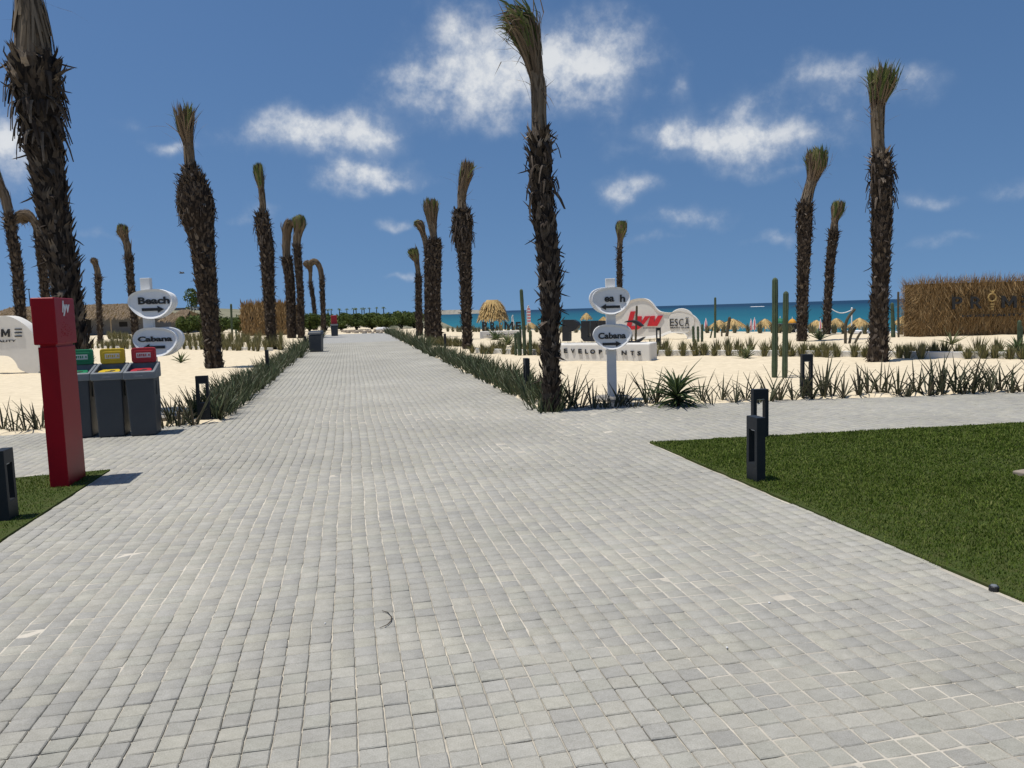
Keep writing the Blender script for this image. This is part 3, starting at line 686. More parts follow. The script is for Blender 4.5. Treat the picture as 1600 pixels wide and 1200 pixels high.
palm('palm with tall thin neck before the straw cabin on the left', [(425,547,20),(422,493,20),(419,440,23),(417,387,26),(411,357,28),(409,333,22)], [(410,336,11),(411,320,9),(408,293,9)], [(405,275,14),(403,255,13)], .5, 7, boot=1.4, skirt=40)
palm('left one of the close palm pair, brown crooked top', [(456,529,17),(455,493,17),(453,440,18),(448,402,20)], [(448,404,13),(447,389,12),(448,366,13)], [(450,352,16),(456,343,14)], .05, 8, boot=1.6)
palm('right one of the close palm pair, round green top', [(471,529,14),(470,490,14),(469,453,14),(465,400,15),(464,383,15)], [(464,388,12),(464,373,12),(466,362,14)], [(468,352,20),(467,342,22),(465,336,14)], .4, 9, boot=1.6)
palm('thin far palm left of the path with drooping brown tuft', [(493,516,8),(491,480,9),(487,453,9),(485,441,9)], [(485,443,5),(485,430,5),(485,422,6)], [(483,414,11),(479,411,13),(476,417,8)], .0, 10, boot=2.0)
palm('far palm nearest the path end, neck hooked over to the left', [(505,520,10),(505,490,10),(504,467,11),(503,434,10)], [(503,437,8),(501,421,8),(497,412,8)], [(492,408,9),(488,409,9),(486,415,6)], .05, 11, boot=2.0)
palm('short palm right of the path with green brush top', [(656,525,14),(654,477,14),(654,432,13)], [(654,436,8),(653,422,7),(651,408,8)], [(647,398,15),(643,388,15)], .5, 12, boot=1.6)
palm('palm half hidden behind the thick palm, head drooping left', [(668,528,13),(668,470,13),(668,400,13),(667,386,12)], [(667,390,9),(664,374,8),(660,362,9)], [(657,352,13),(653,347,13),(649,354,8)], .1, 13, boot=1.6)
palm('thick palm with wide brush top right of the path', [(680,533,29),(677,505,28),(676,450,28),(677,395,30),(679,374,22)], [(679,378,13),(677,365,10),(675,345,16)], [(673,326,23),(673,309,25)], .15, 14, boot=1.4)
palm('palm with ragged bulge under its neck beside the thatched hut', [(731,546,21),(729,505,20),(728,450,23),(726,395,26),(722,367,37),(723,345,37),(722,327,28)], [(722,330,17),(721,312,12),(723,295,16)], [(728,272,20),(733,250,18)], .05, 15, boot=1.35, straggle=.25, skirt=110)
palm('tall dark palm beside the right signpost, top blown left', [(862,642,40),(860,606,38),(860,562,40),(860,504,40),(860,446,45),(856,387,47),(846,316,48),(844,247,46),(843,206,42)],
     [(843,210,24),(842,181,21),(842,137,22),(837,112,25)], [(831,82,34),(822,55,43),(813,32,46),(800,26,38),(787,38,20)], .42, 16, boot=1.12, pale=.35, straggle=.25, skirt=30)
palm('small far palm directly above the right signpost', [(967,514,12),(968,440,12),(968,387,11)], [(968,390,8),(969,374,8)], [(971,360,17),(971,344,14)], .45, 17, boot=1.7)
palm('palm right of the tall cactus pair with round olive crown', [(1253,534,20),(1254,455,22),(1257,372,26),(1258,318,28)], [(1258,322,20),(1264,296,15),(1270,278,18)], [(1275,260,32),(1275,243,33),(1274,230,25)], .5, 18, boot=1.25, straggle=.2, skirt=40)
palm('shorter palm leaning right with small olive tuft by the umbrellas', [(1291,524,17),(1293,476,16),(1297,413,18),(1303,361,20)], [(1303,365,13),(1304,345,9)], [(1309,328,20),(1311,313,17)], .35, 19, boot=1.4)
palm('tall palm with flat brush top nearest the straw wall', [(1371,566,40),(1373,538,35),(1374,476,32),(1377,413,33),(1377,351,37),(1378,280,39),(1376,240,34)],
     [(1376,246,20),(1372,226,18),(1371,197,18),(1371,165,22)], [(1375,145,34),(1380,125,42),(1379,104,36)], .5, 20, boot=1.15, pale=.2, straggle=.22, skirt=60)

# ------------------------------------------------------------------ spiky plants
def leaf_mesh(L_, w, curve, seg=5, twist=0.0):
    V = []; F = []
    for s in range(seg + 1):
        f = s / seg; ww = w * (.55 + .9 * f) if f < .3 else w * (.82 + .18 * (1 - f)) * (1 - ((f - .3) / .7) ** 1.7)
        ww = max(ww, .0015); y = math.sin(curve * f) * L_ * f; z = math.cos(curve * f) * L_ * f
        V += [(-ww / 2, y - ww * .18, z), (0, y + ww * .10, z), (ww / 2, y - ww * .18, z), (0, y + ww * .2 + .004, z)]
        if s:
            o = (s - 1) * 4
            for a in range(4): b = (a + 1) % 4; F.append((o + a, o + b, o + 4 + b, o + 4 + a))
    return V, F
def leaf_data(L_, w, curve, m):
    V, F = leaf_mesh(L_, w, curve); me = bpy.data.meshes.new('leaf'); me.from_pydata(V, [], F); me.materials.append(m)
    me.polygons.foreach_set('use_smooth', np.ones(len(me.polygons), bool)); return me
LEAVES = [leaf_data(L_, w, c, M_SANSO) for L_, w, c in ((.62, .040, .12), (.55, .036, .3), (.48, .042, .05), (.40, .034, .45), (.66, .030, .2), (.30, .032, .6))]
def single_leaf_plant(pos, n, label, group, sc_=1.0, seed=0):
    rng = random.Random(seed); t = thing('spiky_plant', label, 'plant', pos, 0, group)
    for k in range(n):
        o = bpy.data.objects.new('leaf', rng.choice(LEAVES)); COL.objects.link(o); o.parent = t
        az = rng.uniform(0, 6.283); tilt = abs(rng.gauss(.28, .22)); q = rng.uniform(0, .055)
        o.location = (math.cos(az) * q, math.sin(az) * q, -.02); o.rotation_euler = (-tilt, 0, az - math.pi / 2)
        k_ = sc_ * rng.uniform(.7, 1.1); o.scale = (sc_ * rng.uniform(.85, 1.15), sc_, k_)
    return t
def joined_plant_mesh(n, seed, m, Lr=(.35, .62), w=.036, tilt=.26):
    rng = random.Random(seed); V = []; F = []
    for k in range(n):
        v, f = leaf_mesh(rng.uniform(*Lr), w * rng.uniform(.8, 1.2), rng.uniform(.02, .4), 4); az = rng.uniform(0, 6.283); ti = abs(rng.gauss(tilt, .15)); q = rng.uniform(0, .13)
        M_ = Matrix.Translation((math.cos(az) * q, math.sin(az) * q, -.03)) @ Matrix.Rotation(az - math.pi / 2, 4, 'Z') @ Matrix.Rotation(-ti, 4, 'X')
        o = len(V); V += [tuple(M_ @ Vector(p)) for p in v]; F += [tuple(i + o for i in q_) for q_ in f]
    me = bpy.data.meshes.new('leaves'); me.from_pydata(V, [], F); me.materials.append(m); return me
PLANTS = [joined_plant_mesh(21, 40 + k, M_SANS) for k in range(6)]
def row_plant(pos, label, group, s=1.0, rng=random):
    o = bpy.data.objects.new('spiky_plant', rng.choice(PLANTS)); COL.objects.link(o); o.location = pos
    o.rotation_euler = (0, 0, rng.uniform(0, 6.28)); o.scale = (s, s, s * rng.uniform(.85, 1.12)); return tag(o, label, 'plant', group)
rr = random.Random(5)
def ordinal(k):
    a = 'first second third fourth fifth sixth seventh eighth ninth tenth eleventh twelfth thirteenth fourteenth fifteenth sixteenth seventeenth eighteenth nineteenth twentieth'.split()
    if k < 20: return a[k]
    t, u = divmod(k + 1, 10); w = ['twenty', 'thirty', 'forty', 'fifty', 'sixty'][t - 2]
    return w + '-' + a[u - 1] if u else w[:-1] + 'ieth'
# front row along the cross path on the right
fx = 872
k = 0
while fx < 1640:
    if not (1030 < fx < 1085 or 850 < fx < 858):
        yb = 641 + (fx - 860) * (613 - 641) / 740 - rr.uniform(0, 4)
        g = ground_at(fx, yb)
        big = .95 if fx < 1180 else 1.08
        single_leaf_plant(g, rr.randint(9, 15), ordinal(k) + ' spiky dark plant from the left in the right cross path row', 'spiky plants edging the right bed', big * rr.uniform(.78, 1.12), 300 + k)
        k += 1
    fx += rr.uniform(11, 25) * (1.0 if fx < 1350 else .85)
# plants at the left: beside the pillar and right of the bins
for i, (x, y) in enumerate(((6, 674), (22, 676), (40, 676), (58, 674), (66, 672))):
    single_leaf_plant(ground_at(x, y), 9, 'spiky dark plant beside the red pillar at the left frame edge', 'spiky plants behind the pillar', rr.uniform(.75, .95), 400 + i)
for i, (x, y) in enumerate(((258, 667), (268, 664), (281, 665), (294, 661), (303, 664), (330, 655), (342, 656))):
    single_leaf_plant(ground_at(x, y), 12, 'spiky dark green plant between the bins and the path corner', 'spiky plants right of the bins', rr.uniform(.8, 1.0), 430 + i)
pL, pR = up_of(D_)[1], up_of(C_)[1]
def row(p0, side, u0, u1, label, group):
    u = u0
    while u < u1:
        for sub in range(2):
            p = p0 + side * (.12 + sub * .30 + rr.uniform(-.08, .08)); q = from_up(u + rr.uniform(-.1, .1), p)
            if sub and u > 30: continue
            q.z = zat(q); row_plant(q, label, group, rr.uniform(.75, 1.05) * (1 if u < 30 else 1.35), rr)
        u += rr.uniform(.28, .40) * (1 if u < 22 else 1.7 if u < 36 else 3.2)
row(pL, -1, up_of(D_)[0] + .5, 62, 'spiky dark green plant in the dense row along the left path edge', 'spiky plants lining the left edge of the path')
row(pR, 1, up_of(C_)[0] + .3, 66, 'spiky dark green plant in the dense row along the right path edge', 'spiky plants lining the right edge of the path')
for i, (x, y) in enumerate(((838, 640), (850, 644), (866, 643), (880, 640))):
    g = ground_at(x, y); row_plant(g, 'spiky plant growing round the foot of the tall dark palm', 'plants at the palm foot', .8, rr)

def rosette(name, label, px, py, n, L_, w, m, cat='plant', stem=0.0, lo=.15, hi=1.35, curve=.5, group=None):
    g = ground_at(px, py); t = thing(name, label, cat, g, 0, group); rng = random.Random(px)
    if stem:
        mb = MB(); mb.tube([(0, 0, -.05), (0, 0, stem)], [w * 1.1, w * .9], 8); mb.build('stem', M_BARK, t)
    ds = [leaf_data(L_ * q, w, c, m) for q, c in ((1, curve * .5), (.92, curve), (.8, curve * 1.4), (.7, curve * .3))]
    for k in range(n):
        f = k / n; o = bpy.data.objects.new('leaf', rng.choice(ds)); COL.objects.link(o); o.parent = t
        az = k * 2.399 + rng.uniform(-.2, .2); o.rotation_euler = (-(lo + (hi - lo) * f + rng.uniform(-.1, .1)), 0, az)
        o.location = (0, 0, stem * (1 - .4 * f)); o.scale = (1, 1, rng.uniform(.85, 1.1))
    return t
rosette('yucca', 'large dark green yucca rosette in the front right bed', 1058, 634, 84, .70, .050, M_YUCCA, stem=.30, hi=1.8)
rosette('yucca', 'green yucca rosette low before the straw wall at right', 1588, 562, 46, .62, .05, M_YUCCA, stem=.12, hi=1.5)
M_ALOEO = mat('aloe_leaf_single', (.12, .16, .06), .5, objrand=[(.09, .115, .045), (.13, .155, .06), (.18, .19, .085)], spec=.4)
rosette('aloe', 'small green aloe on the sand between bins and bulging palm', 283, 568, 22, .48, .07, M_ALOEO, hi=1.2, curve=.3)
rosette('aloe', 'small green aloe on the sand left of the tall cactus pair', 1166, 562, 26, .48, .055, M_ALOEO, hi=1.3, curve=.3)
rosette('agave', 'pale green agave at the foot of the palm leaning right', 1281, 532, 20, .75, .10, M_ALOEO, hi=1.1, curve=.2)
rosette('agave', 'dark agave before the low wall under the black letters', 775, 532, 30, .85, .09, M_YUCCA, hi=1.3, curve=.4)
rosette('agave', 'pale spiny agave right of the dark one under the black letters', 794, 540, 26, .85, .08, M_ALOEO, hi=1.3, curve=.3)
rosette('aloe', 'low drooping aloe behind the green bin', 150, 612, 14, .7, .09, M_YUCCA, hi=1.5, curve=.9)
rosette('agave', 'young yucca before the middle of the straw wall', 1487, 540, 26, .6, .05, M_ALOEO, hi=1.1, curve=.3)

# ------------------------------------------------------------------ low planter walls and grass tufts
def tuft_mesh(seed, m, n=46, h=(.25, .5), spread=.42, w=.013):
    rng = np.random.default_rng(seed); V = []; F = []
    for k in range(n):
        az = rng.uniform(0, 6.283); L_ = rng.uniform(*h); ti = abs(rng.normal(0, spread)); q = rng.uniform(0, .07); w_ = w * rng.uniform(.7, 1.3)
        d = np.array([math.cos(az) * math.sin(ti), math.sin(az) * math.sin(ti), math.cos(ti)]); s = np.array([-math.sin(az), math.cos(az), 0]) * w_
        b = np.array([math.cos(az) * q, math.sin(az) * q, -.03]); c1 = b + d * L_ * .55; c2 = b + d * L_ + np.array([d[0], d[1], -.3 * ti]) * L_ * .25; o = len(V)
        V += [tuple(b - s), tuple(b + s), tuple(c1 + s * .8), tuple(c1 - s * .8), tuple(c2)]; F += [(o, o + 1, o + 2, o + 3), (o + 3, o + 2, o + 4)]
    me = bpy.data.meshes.new('tuft'); me.from_pydata(V, [], F); me.materials.append(m); return me
TUFTS = [tuft_mesh(60 + k, M_TUFT, 90, (.25, .52), .30, .015) for k in range(5)]; TUFTG = [tuft_mesh(70 + k, M_TUFTG, 60, (.3, .6), .3, .018) for k in range(4)]
TUFTT = [tuft_mesh(80 + k, M_TUFT, 60, (.45, .85), .25, .018) for k in range(4)]
def tuft(pos, pool, label, group, s=1.0):
    o = bpy.data.objects.new('grass_tuft', rr.choice(pool)); COL.objects.link(o); o.location = pos; o.rotation_euler = (0, 0, rr.uniform(0, 6.28)); o.scale = (s * rr.uniform(.85, 1.2), s, s * rr.uniform(.75, 1.15))
    return tag(o, label, 'grass tuft', group)
def low_wall(name, pts, h, th, label):
    t = thing(name, label, 'wall', pts[0]); mb = MB()
    for a, b in zip(pts[:-1], pts[1:]):
        c = (a + b) / 2 - pts[0]; d = b - a; mb.box((c.x, c.y, h / 2 - .1), (d.length, th, h + .2), math.atan2(d.y, d.x))
    mb.build('wall_block', M_WHITE, t, bevel=.012); return t
def line_px(pxs): return [ground_at(x, y) for x, y in pxs]
RW = line_px([(745, 553), (880, 556), (1030, 557), (1200, 558), (1420, 561), (1640, 563)])
low_wall('low_wall', RW, .17, .14, 'low white planter wall crossing the right sand bed')
LW = line_px([(150, 545), (300, 546), (425, 549)]); low_wall('low_wall', LW, .15, .14, 'low white planter wall crossing the left sand bed')
def along(pts, step, off, pool, label, group, s=1.0, skip=None, gap=.0):
    for a, b in zip(pts[:-1], pts[1:]):
        d = b - a; L_ = d.length; n = Vector((-d.y, d.x, 0)).normalized(); q = 0.0
        if n.y < 0: n = -n
        while q < L_:
            if rr.random() > gap:
                p = a + d * (q / L_) + n * (off + rr.uniform(-.1, .1)); p.z = zat(p)
                tuft(p, pool, label, group, s)
            q += step * rr.uniform(.6, 1.4)
along(RW, .36, -.28, TUFTS, 'olive grass tuft in front of the low white wall on the right', 'front row of grass tufts on the right', .9, gap=.08)
along(RW, .36, .55, TUFTS, 'olive grass tuft behind the low white wall on the right', 'back row of grass tufts on the right', 1.15, gap=.08)
along(LW, .48, -.35, TUFTT, 'tall olive grass tuft in front of the left low wall', 'front row of grass tufts on the left', .8)
along(LW, .45, .6, TUFTT, 'tall olive grass tuft behind the left low wall', 'back row of grass tufts on the left', 1.0)
SH = line_px([(700, 519), (850, 520), (1010, 522), (1120, 521), (1220, 521), (1330, 523), (1430, 524)])
along(SH, .62, 0, TUFTG, 'grey green grass tuft on the crest before the beach', 'grass tufts along the beach crest', 1.15, gap=.05)
LB2 = line_px([(440, 537), (300, 533), (170, 530)])
along(LB2, .7, 0, TUFTT, 'olive grass tuft in the far left bed', 'far grass tufts on the left', 1.1)
SW = line_px([(668, 541), (720, 543)])
along(SW, .22, 0, TUFTS, 'yellow green grass tuft beside the thick palm by the path', 'grass tufts beside the thick palm', 1.1)

# ------------------------------------------------------------------ cacti
def cactus(label, stems, m=M_CACTUS, name='cactus'):
    """stems: list of pixel polylines [(x,y)...], width px; all at the depth of the first point"""
    g = G(*stems[0][0][0]); Y = g.y; base = Vector((g.x, g.y, zat(g))); s = Y / FPX; t = thing(name, label, 'cactus', base)
    for k, (pl, w) in enumerate(stems):
        dy = 0 if k == 0 else rr.uniform(-.12, .18)
        pts = [AT(x, y, Y) - base + Vector((0, dy, 0)) for x, y in pl]; pts[0].z = min(pts[0].z, -.08) if abs(pl[0][1] - stems[0][0][0][1]) < 8 else pts[0].z
        Q, _ = resample([(*p, w * s / 2) for p in pts], 14); r = [q[3] * (1 - .04 * math.sin(i * 2.1)) for i, q in enumerate(Q)]
        r[0] *= .85; d = (Vector(Q[-1][:3]) - Vector(Q[-2][:3])).normalized(); P = [Vector(q[:3]) for q in Q]
        P += [P[-1] + d * r[-1] * .55, P[-1] + d * r[-1] * .95]; r += [r[-1] * .75, r[-1] * .15]
        mb = MB(); mb.tube(P, r, 20, ribs=.16); mb.build('stem', m, t, smooth=False)
    return t
cactus('taller column of the cactus pair in the right bed', [([(1210, 592), (1211, 520), (1211, 438)], 9.5)])
cactus('shorter column of the cactus pair in the right bed', [([(1226, 593), (1227, 520), (1228, 459)], 9.0)])
cactus('tall column cactus with short stems left of the tall dark palm', [([(820, 556), (819, 520), (816, 480), (814.5, 454)], 5.5), ([(829, 556), (828.5, 518)], 5.0), ([(812, 556), (809, 520)], 5.0), ([(806, 553), (805, 522)], 4.0), ([(814, 556), (813, 511)], 3.2)])
cactus('slim column cactus with leaning base right of the white lobe sign', [([(1117, 530), (1117.5, 500), (1117.5, 466)], 3.6), ([(1111, 529), (1115, 512)], 2.5)])
cactus('stubby brown cactus stump by the beach umbrellas', [([(1135, 526), (1138, 510), (1140, 497)], 5), ([(1128, 526), (1128, 515)], 2.5)], M_CACTB)
cactus('row of three short cactus columns before the white lobe sign', [([(1084, 536), (1083, 511)], 4.2), ([(1090, 536), (1089.5, 511)], 3.8), ([(1097, 535), (1097.5, 508)], 4.0)])
cactus('single brown cactus column before the red letters', [([(993, 533), (994, 510), (995, 479)], 3.4), ([(987, 532), (987, 523)], 3)], M_CACTB)
cactus('branching crooked cactus left of the flat-topped palm', [([(1321, 538), (1321, 505), (1326, 494), (1335, 484)], 4.5), ([(1328, 537), (1331, 524), (1338, 512)], 4), ([(1334, 537), (1340, 527), (1345, 519)], 3.6), ([(1325, 520), (1330, 512), (1334, 508)], 4)], M_CACTB)
cactus('pair of thick cactus columns right of the flat-topped palm', [([(1395, 529), (1394, 475)], 5), ([(1400, 529), (1397.5, 481)], 4)])
cactus('thin tall brown cactus pole left of the straw wall', [([(1404, 529), (1403.5, 495), (1403.5, 457)], 3.2)], M_CACTB)
cactus('green cactus column at the right end of the straw wall', [([(1592, 560), (1593, 503)], 6), ([(1599, 560), (1600, 512)], 6)])
cactus('lone column cactus left of the straw cabin', [([(363, 531), (362, 505), (361, 476)], 3.4), ([(370, 531), (369, 516)], 3)])

# ------------------------------------------------------------------ bollard lights
def bollard(px, py, rz, label, rough_foot=True, foot_m=None):
    g = ground_at(px, py); t = thing('bollard_light', label, 'bollard light', g, rz, 'charcoal bollard lights')
    z0 = max(0, .0); H, W, D_ = .69, .185, .085           # slot runs through the wide faces (local x wide)
    sw, s0, s1 = .10, .27, .575; V = []; F = []
    for y_ in (-D_ / 2, D_ / 2):
        V += [(x_, y_, z_) for x_, z_ in ((-W / 2, 0), (W / 2, 0), (W / 2, H), (-W / 2, H), (-sw / 2, s0), (sw / 2, s0), (sw / 2, s1), (-sw / 2, s1))]
    for k in range(4):
        j = (k + 1) % 4; F += [(k, j, 4 + j, 4 + k), (8 + j, 8 + k, 12 + k, 12 + j), (j, k, 8 + k, 8 + j), (4 + k, 4 + j, 12 + j, 12 + k)]
    mb = MB(); mb.add(V, F); po = mb.build('post', M_CHAR, t, bevel=.003)
    mb = MB(); mb.box((0, 0, s1 - .006), (sw - .01, D_ * .6, .010)); mb.build('lamp_lens', M_STICK, t)
    mb = MB(); mb.box((0, 0, .006), (W + .07, D_ + .07, .012)); mb.build('base_plate', M_CHAR, t, bevel=.002)
    mb = MB(); mb.box((.01, -.01, -.05), (W + .16, D_ + .15, .09), .08, top=(.92, .9)); mb.build('concrete_foot', M_CONC, t, bevel=.012)
    return t
SIDE = PATH_RZ + math.pi / 2
bollard(1181, 752, SIDE, 'nearest right bollard standing on the lawn edge')
bollard(1187, 685, PATH_RZ * .4, 'second right bollard seen just behind the nearest one')
bollard(14, 812, SIDE, 'nearest left bollard cut by the left frame edge')
bollard(320, 659, PATH_RZ, 'left bollard at the corner of the plant row by the bins')
bollard(1260, 621, PATH_RZ * .3, 'bollard among spiky plants on the right cross path')
bollard(824, 622, SIDE, 'bollard beside the foot of the tall dark palm')
bollard(419, 588, SIDE, 'bollard inside the left plant row before the thin-necked palm')
bollard(1029, 541, .1, 'small far bollard before the white lobe sign')
bollard(478, 549, SIDE, 'far bollard beside the dark bin on the path')
bollard(696, 548, SIDE, 'far bollard at the thick palm on the right path edge')
bollard(652, 538, SIDE, 'farthest bollard in the right plant row')

# ------------------------------------------------------------------ red pillar
def pillar():
    g = from_up(*up_of(G(108, 762)), 0); g.z = 0
    t = thing('red_pillar', 'tall glossy red pillar with white letters beside the path', 'pillar', g, PATH_RZ)
    # local origin: front right bottom corner; x across (left is negative), y along the path
    w, l = .168, .50; hx, hy = -w / 2, l / 2
    mb = MB(); mb.box((hx, hy, .68), (w, l, 1.40)); mb.build('shaft', M_RED, t, bevel=.006)
    mb = MB(); mb.box((hx, hy, 1.39), (w - .03, l - .03, .05)); mb.build('neck', M_RED, t)
    mb = MB(); mb.box((hx - .005, hy, 1.628), (w + .04, l + .05, .45)); hd = mb.build('head', M_RED, t, bevel=.012, seg=3)
    face = hx - .005 + (w + .04) / 2
    me = text_mesh('lyv', (-.105, .105, 0, .15), 0, .004, bold=.035, shear=.22)
    o = link('lettering', me, M_FABW, hd); o.location = (face + .0005, hy + .02, 1.675); o.rotation_euler = (0, 0, math.pi / 2)
    # small raised red beads scattered over the side of the head
    rng = random.Random(3); mb = MB()
    for k in range(46):
        y = hy + rng.gauss(-.02, .075); z = 1.53 + rng.gauss(0, .05); r = rng.uniform(.003, .008)
        mb.tube([(face - .001, y, z), (face + .003, y, z)], [r, r * .5], 6)
    tag(mb.build('raised_beads', M_RED, hd), kind='stuff')
    mb = MB(); mb.box((hx, hy, -.02), (w + .10, l + .10, .05), top=(.9, .95)); mb.build('footing', M_CONC, t, bevel=.01)
    return t
pillar()

# ------------------------------------------------------------------ bins
def rounded_rect(w, h, r, n=4):
    P = []
    for cx, cz, a0 in ((w / 2 - r, h / 2 - r, 0), (-w / 2 + r, h / 2 - r, 90), (-w / 2 + r, -h / 2 + r, 180), (w / 2 - r, -h / 2 + r, 270)):
        for k in range(n + 1): a = R(a0 + 90 * k / n); P.append((cx + r * math.cos(a), cz + r * math.sin(a)))
    return P
def recycling_bin(px, py, rz, mc, colour, label, group='recycling bins'):
    g = G(px, py); g.z = 0.002; t = thing('recycling_bin', label, 'bin', g, rz, group)
    W, D = .36, .40
    mb = MB(); mb.box((0, D / 2, .41), (W * .92, D, .82), top=(1.10, 1.10)); b = mb.build('body', M_BIN, t, bevel=.022, seg=3)
    mb = MB(); mb.box((0, -.012, .815), (W * .75, .012, .012)); mb.build('seam', M_BLACK, b)
    # hood: four sloping rim walls, higher at the back
    zf, zb, z0 = .90, 1.015, .80; ow, od = W * 1.14, D * 1.18; y0 = D / 2 - od / 2; y1 = D / 2 + od / 2; th = .052
    hood = MB()
    def wall(x0, x1, ya, yb, za, zb_):
        hood.add([(x0, ya, z0), (x1, ya, z0), (x1, yb, z0), (x0, yb, z0), (x0, ya, za), (x1, ya, za), (x1, yb, zb_), (x0, yb, zb_)], [(3, 2, 1, 0), (4, 5, 6, 7), (0, 1, 5, 4), (1, 2, 6, 5), (2, 3, 7, 6), (3, 0, 4, 7)])
    sl = lambda y: zf + (zb - zf) * (y - y0) / (y1 - y0)
    wall(-ow / 2, ow / 2, y0, y0 + th, sl(y0), sl(y0 + th)); wall(-ow / 2, ow / 2, y1 - th * .6, y1, sl(y1 - th * .6), sl(y1))
    wall(-ow / 2, -ow / 2 + th * .75, y0 + th, y1 - th * .6, sl(y0 + th) - .001, sl(y1 - th * .6) - .001); wall(ow / 2 - th * .75, ow / 2, y0 + th, y1 - th * .6, sl(y0 + th) - .001, sl(y1 - th * .6) - .001)
    hd = hood.build('hood', M_HOOD, t, bevel=.010)
    mb = MB(); mb.box((0, y0 - .004, .835), (.11, .008, .03)); mb.build('latch', M_HOOD, hd, bevel=.003)
    # dark inside and coloured insert with a keyhole opening
    mb = MB(); mb.box((0, D / 2, .83), (ow - .09, od - .09, .012)); mb.build('inside', M_DARK, t)
    iz = .895; out = [(-.135, .0), (-.135, .10), (-.10, .19), (.10, .19), (.135, .10), (.135, .0), (.08, -.02), (.05, -.075), (-.05, -.075), (-.08, -.02)]
    out = [(x, y) for x, y in out]; lid = MB(); n = len(out); yb0 = y0 + .115
    slope = (zb - zf) / (y1 - y0) * .6
    top = [(x, yb0 + y, iz + (y + .07) * slope) for x, y in out]; lid.add(top + [(x, y, z - .02) for x, y, z in top], [tuple(reversed(range(n))), tuple(range(n, 2 * n))] + [(i, (i + 1) % n, n + (i + 1) % n, n + i) for i in range(n)])
    ld = lid.build('lid_insert', mc, t, fixn=True)
    hole = [(-.05, .045), (-.015, .045), (.015, .11), (.07, .11), (.07, .075), (.045, .03), (.0, .02), (-.045, .02)]
    hm = MB(); n = len(hole); top = [(x, yb0 + y, iz + (y + .07) * slope + .003) for x, y in hole]; hm.add(top + [(x, y, z - .006) for x, y, z in top], [tuple(reversed(range(n))), tuple(range(n, 2 * n))] + [(i, (i + 1) % n, n + (i + 1) % n, n + i) for i in range(n)])
    hm.build('opening', M_DARK, ld, fixn=True)
    # upright sign panel at the back
    fl = MB(); cz = 1.115; P = [(x, z + cz) for x, z in rounded_rect(.325, .215, .035)]; fl.prism(P, y1 - .055, y1 + .0)
    pn = fl.build('sign_panel', mc, t, bevel=.008)
    fr = MB(); P = [(x, z + cz) for x, z in rounded_rect(.255, .135, .03)]; fr.prism(P, y1 - .061, y1 - .05); fr.build('panel_relief', mc, pn, bevel=.005)
    st = MB(); st.box((.0, y1 - .0625, cz), (.19, .003, .070)); sk = st.build('sticker', M_STICK, pn)
    rng = random.Random(px); ink = MB(); x = -.085
    for q in range(5): ink.box((x + .012, y1 - .0645, cz), (.012 + .006 * (q % 2), .001, .038)); ink.box((x + .012, y1 - .0648, cz + .012 * ((q % 3) - 1)), (.021, .001, .008)); x += .026
    ink.tube([(x + .028, y1 - .0642, cz), (x + .028, y1 - .0648, cz)], [.021, .021], 3)
    ink.build('print', mc, sk)
    ar = MB(); ar.box((0, y1 + .014, .90), (.30, .026, .40)); ar.build('back_plate', M_BIN, t, bevel=.004)
    # side grip recess
    for sg in (-1, 1): mb = MB(); mb.box((sg * W * .502, D * .38, .66), (.012, .02, .2)); mb.build('side_slot', M_BLACK, b)
    return t
BRZ = PATH_RZ + R(3)
recycling_bin(225, 681, BRZ, M_BRED, 'red', 'recycling bin with red lid panel, nearest the signpost')
recycling_bin(175, 683, BRZ, M_BYEL, 'yellow', 'recycling bin with yellow lid panel, middle of three')
recycling_bin(124, 685, BRZ, M_BGRN, 'green', 'recycling bin with green lid panel half behind the red pillar')
# plain dark bin further along the path
def street_bin(px, py, rz, label, flap):
    g = G(px, py); g.z = 0; t = thing('litter_bin', label, 'bin', g, rz)
    mb = MB(); mb.box((0, .3, .38), (.50, .60, .76), top=(1.12, 1.1)); mb.build('body', M_BIN, t, bevel=.03)
    mb = MB(); mb.add([(-.31, -.06, .77), (.31, -.06, .77), (.31, .66, .77), (-.31, .66, .77), (-.29, .0, .90), (.29, .0, .90), (.29, .62, .95), (-.29, .62, .95)], [(3, 2, 1, 0), (4, 5, 6, 7), (0, 1, 5, 4), (1, 2, 6, 5), (2, 3, 7, 6), (3, 0, 4, 7)])
    mb.build('lid', M_BIN, t, bevel=.03)
    mb = MB(); mb.box((0, .69, .88), (.5, .04, .08)); mb.build('hinge', M_HOOD, t, bevel=.01)
    if flap:
        mb = MB(); mb.box((0, .62, 1.25), (.46, .06, .75)); mb.build('sign_panel', M_BRED, t, bevel=.02)
    return t
street_bin(493, 550, PATH_RZ + R(-8), 'dark grey litter bin standing on the left side of the path', False)
street_bin(523, 525, PATH_RZ, 'far grey bin with upright red panel near the path end', True)

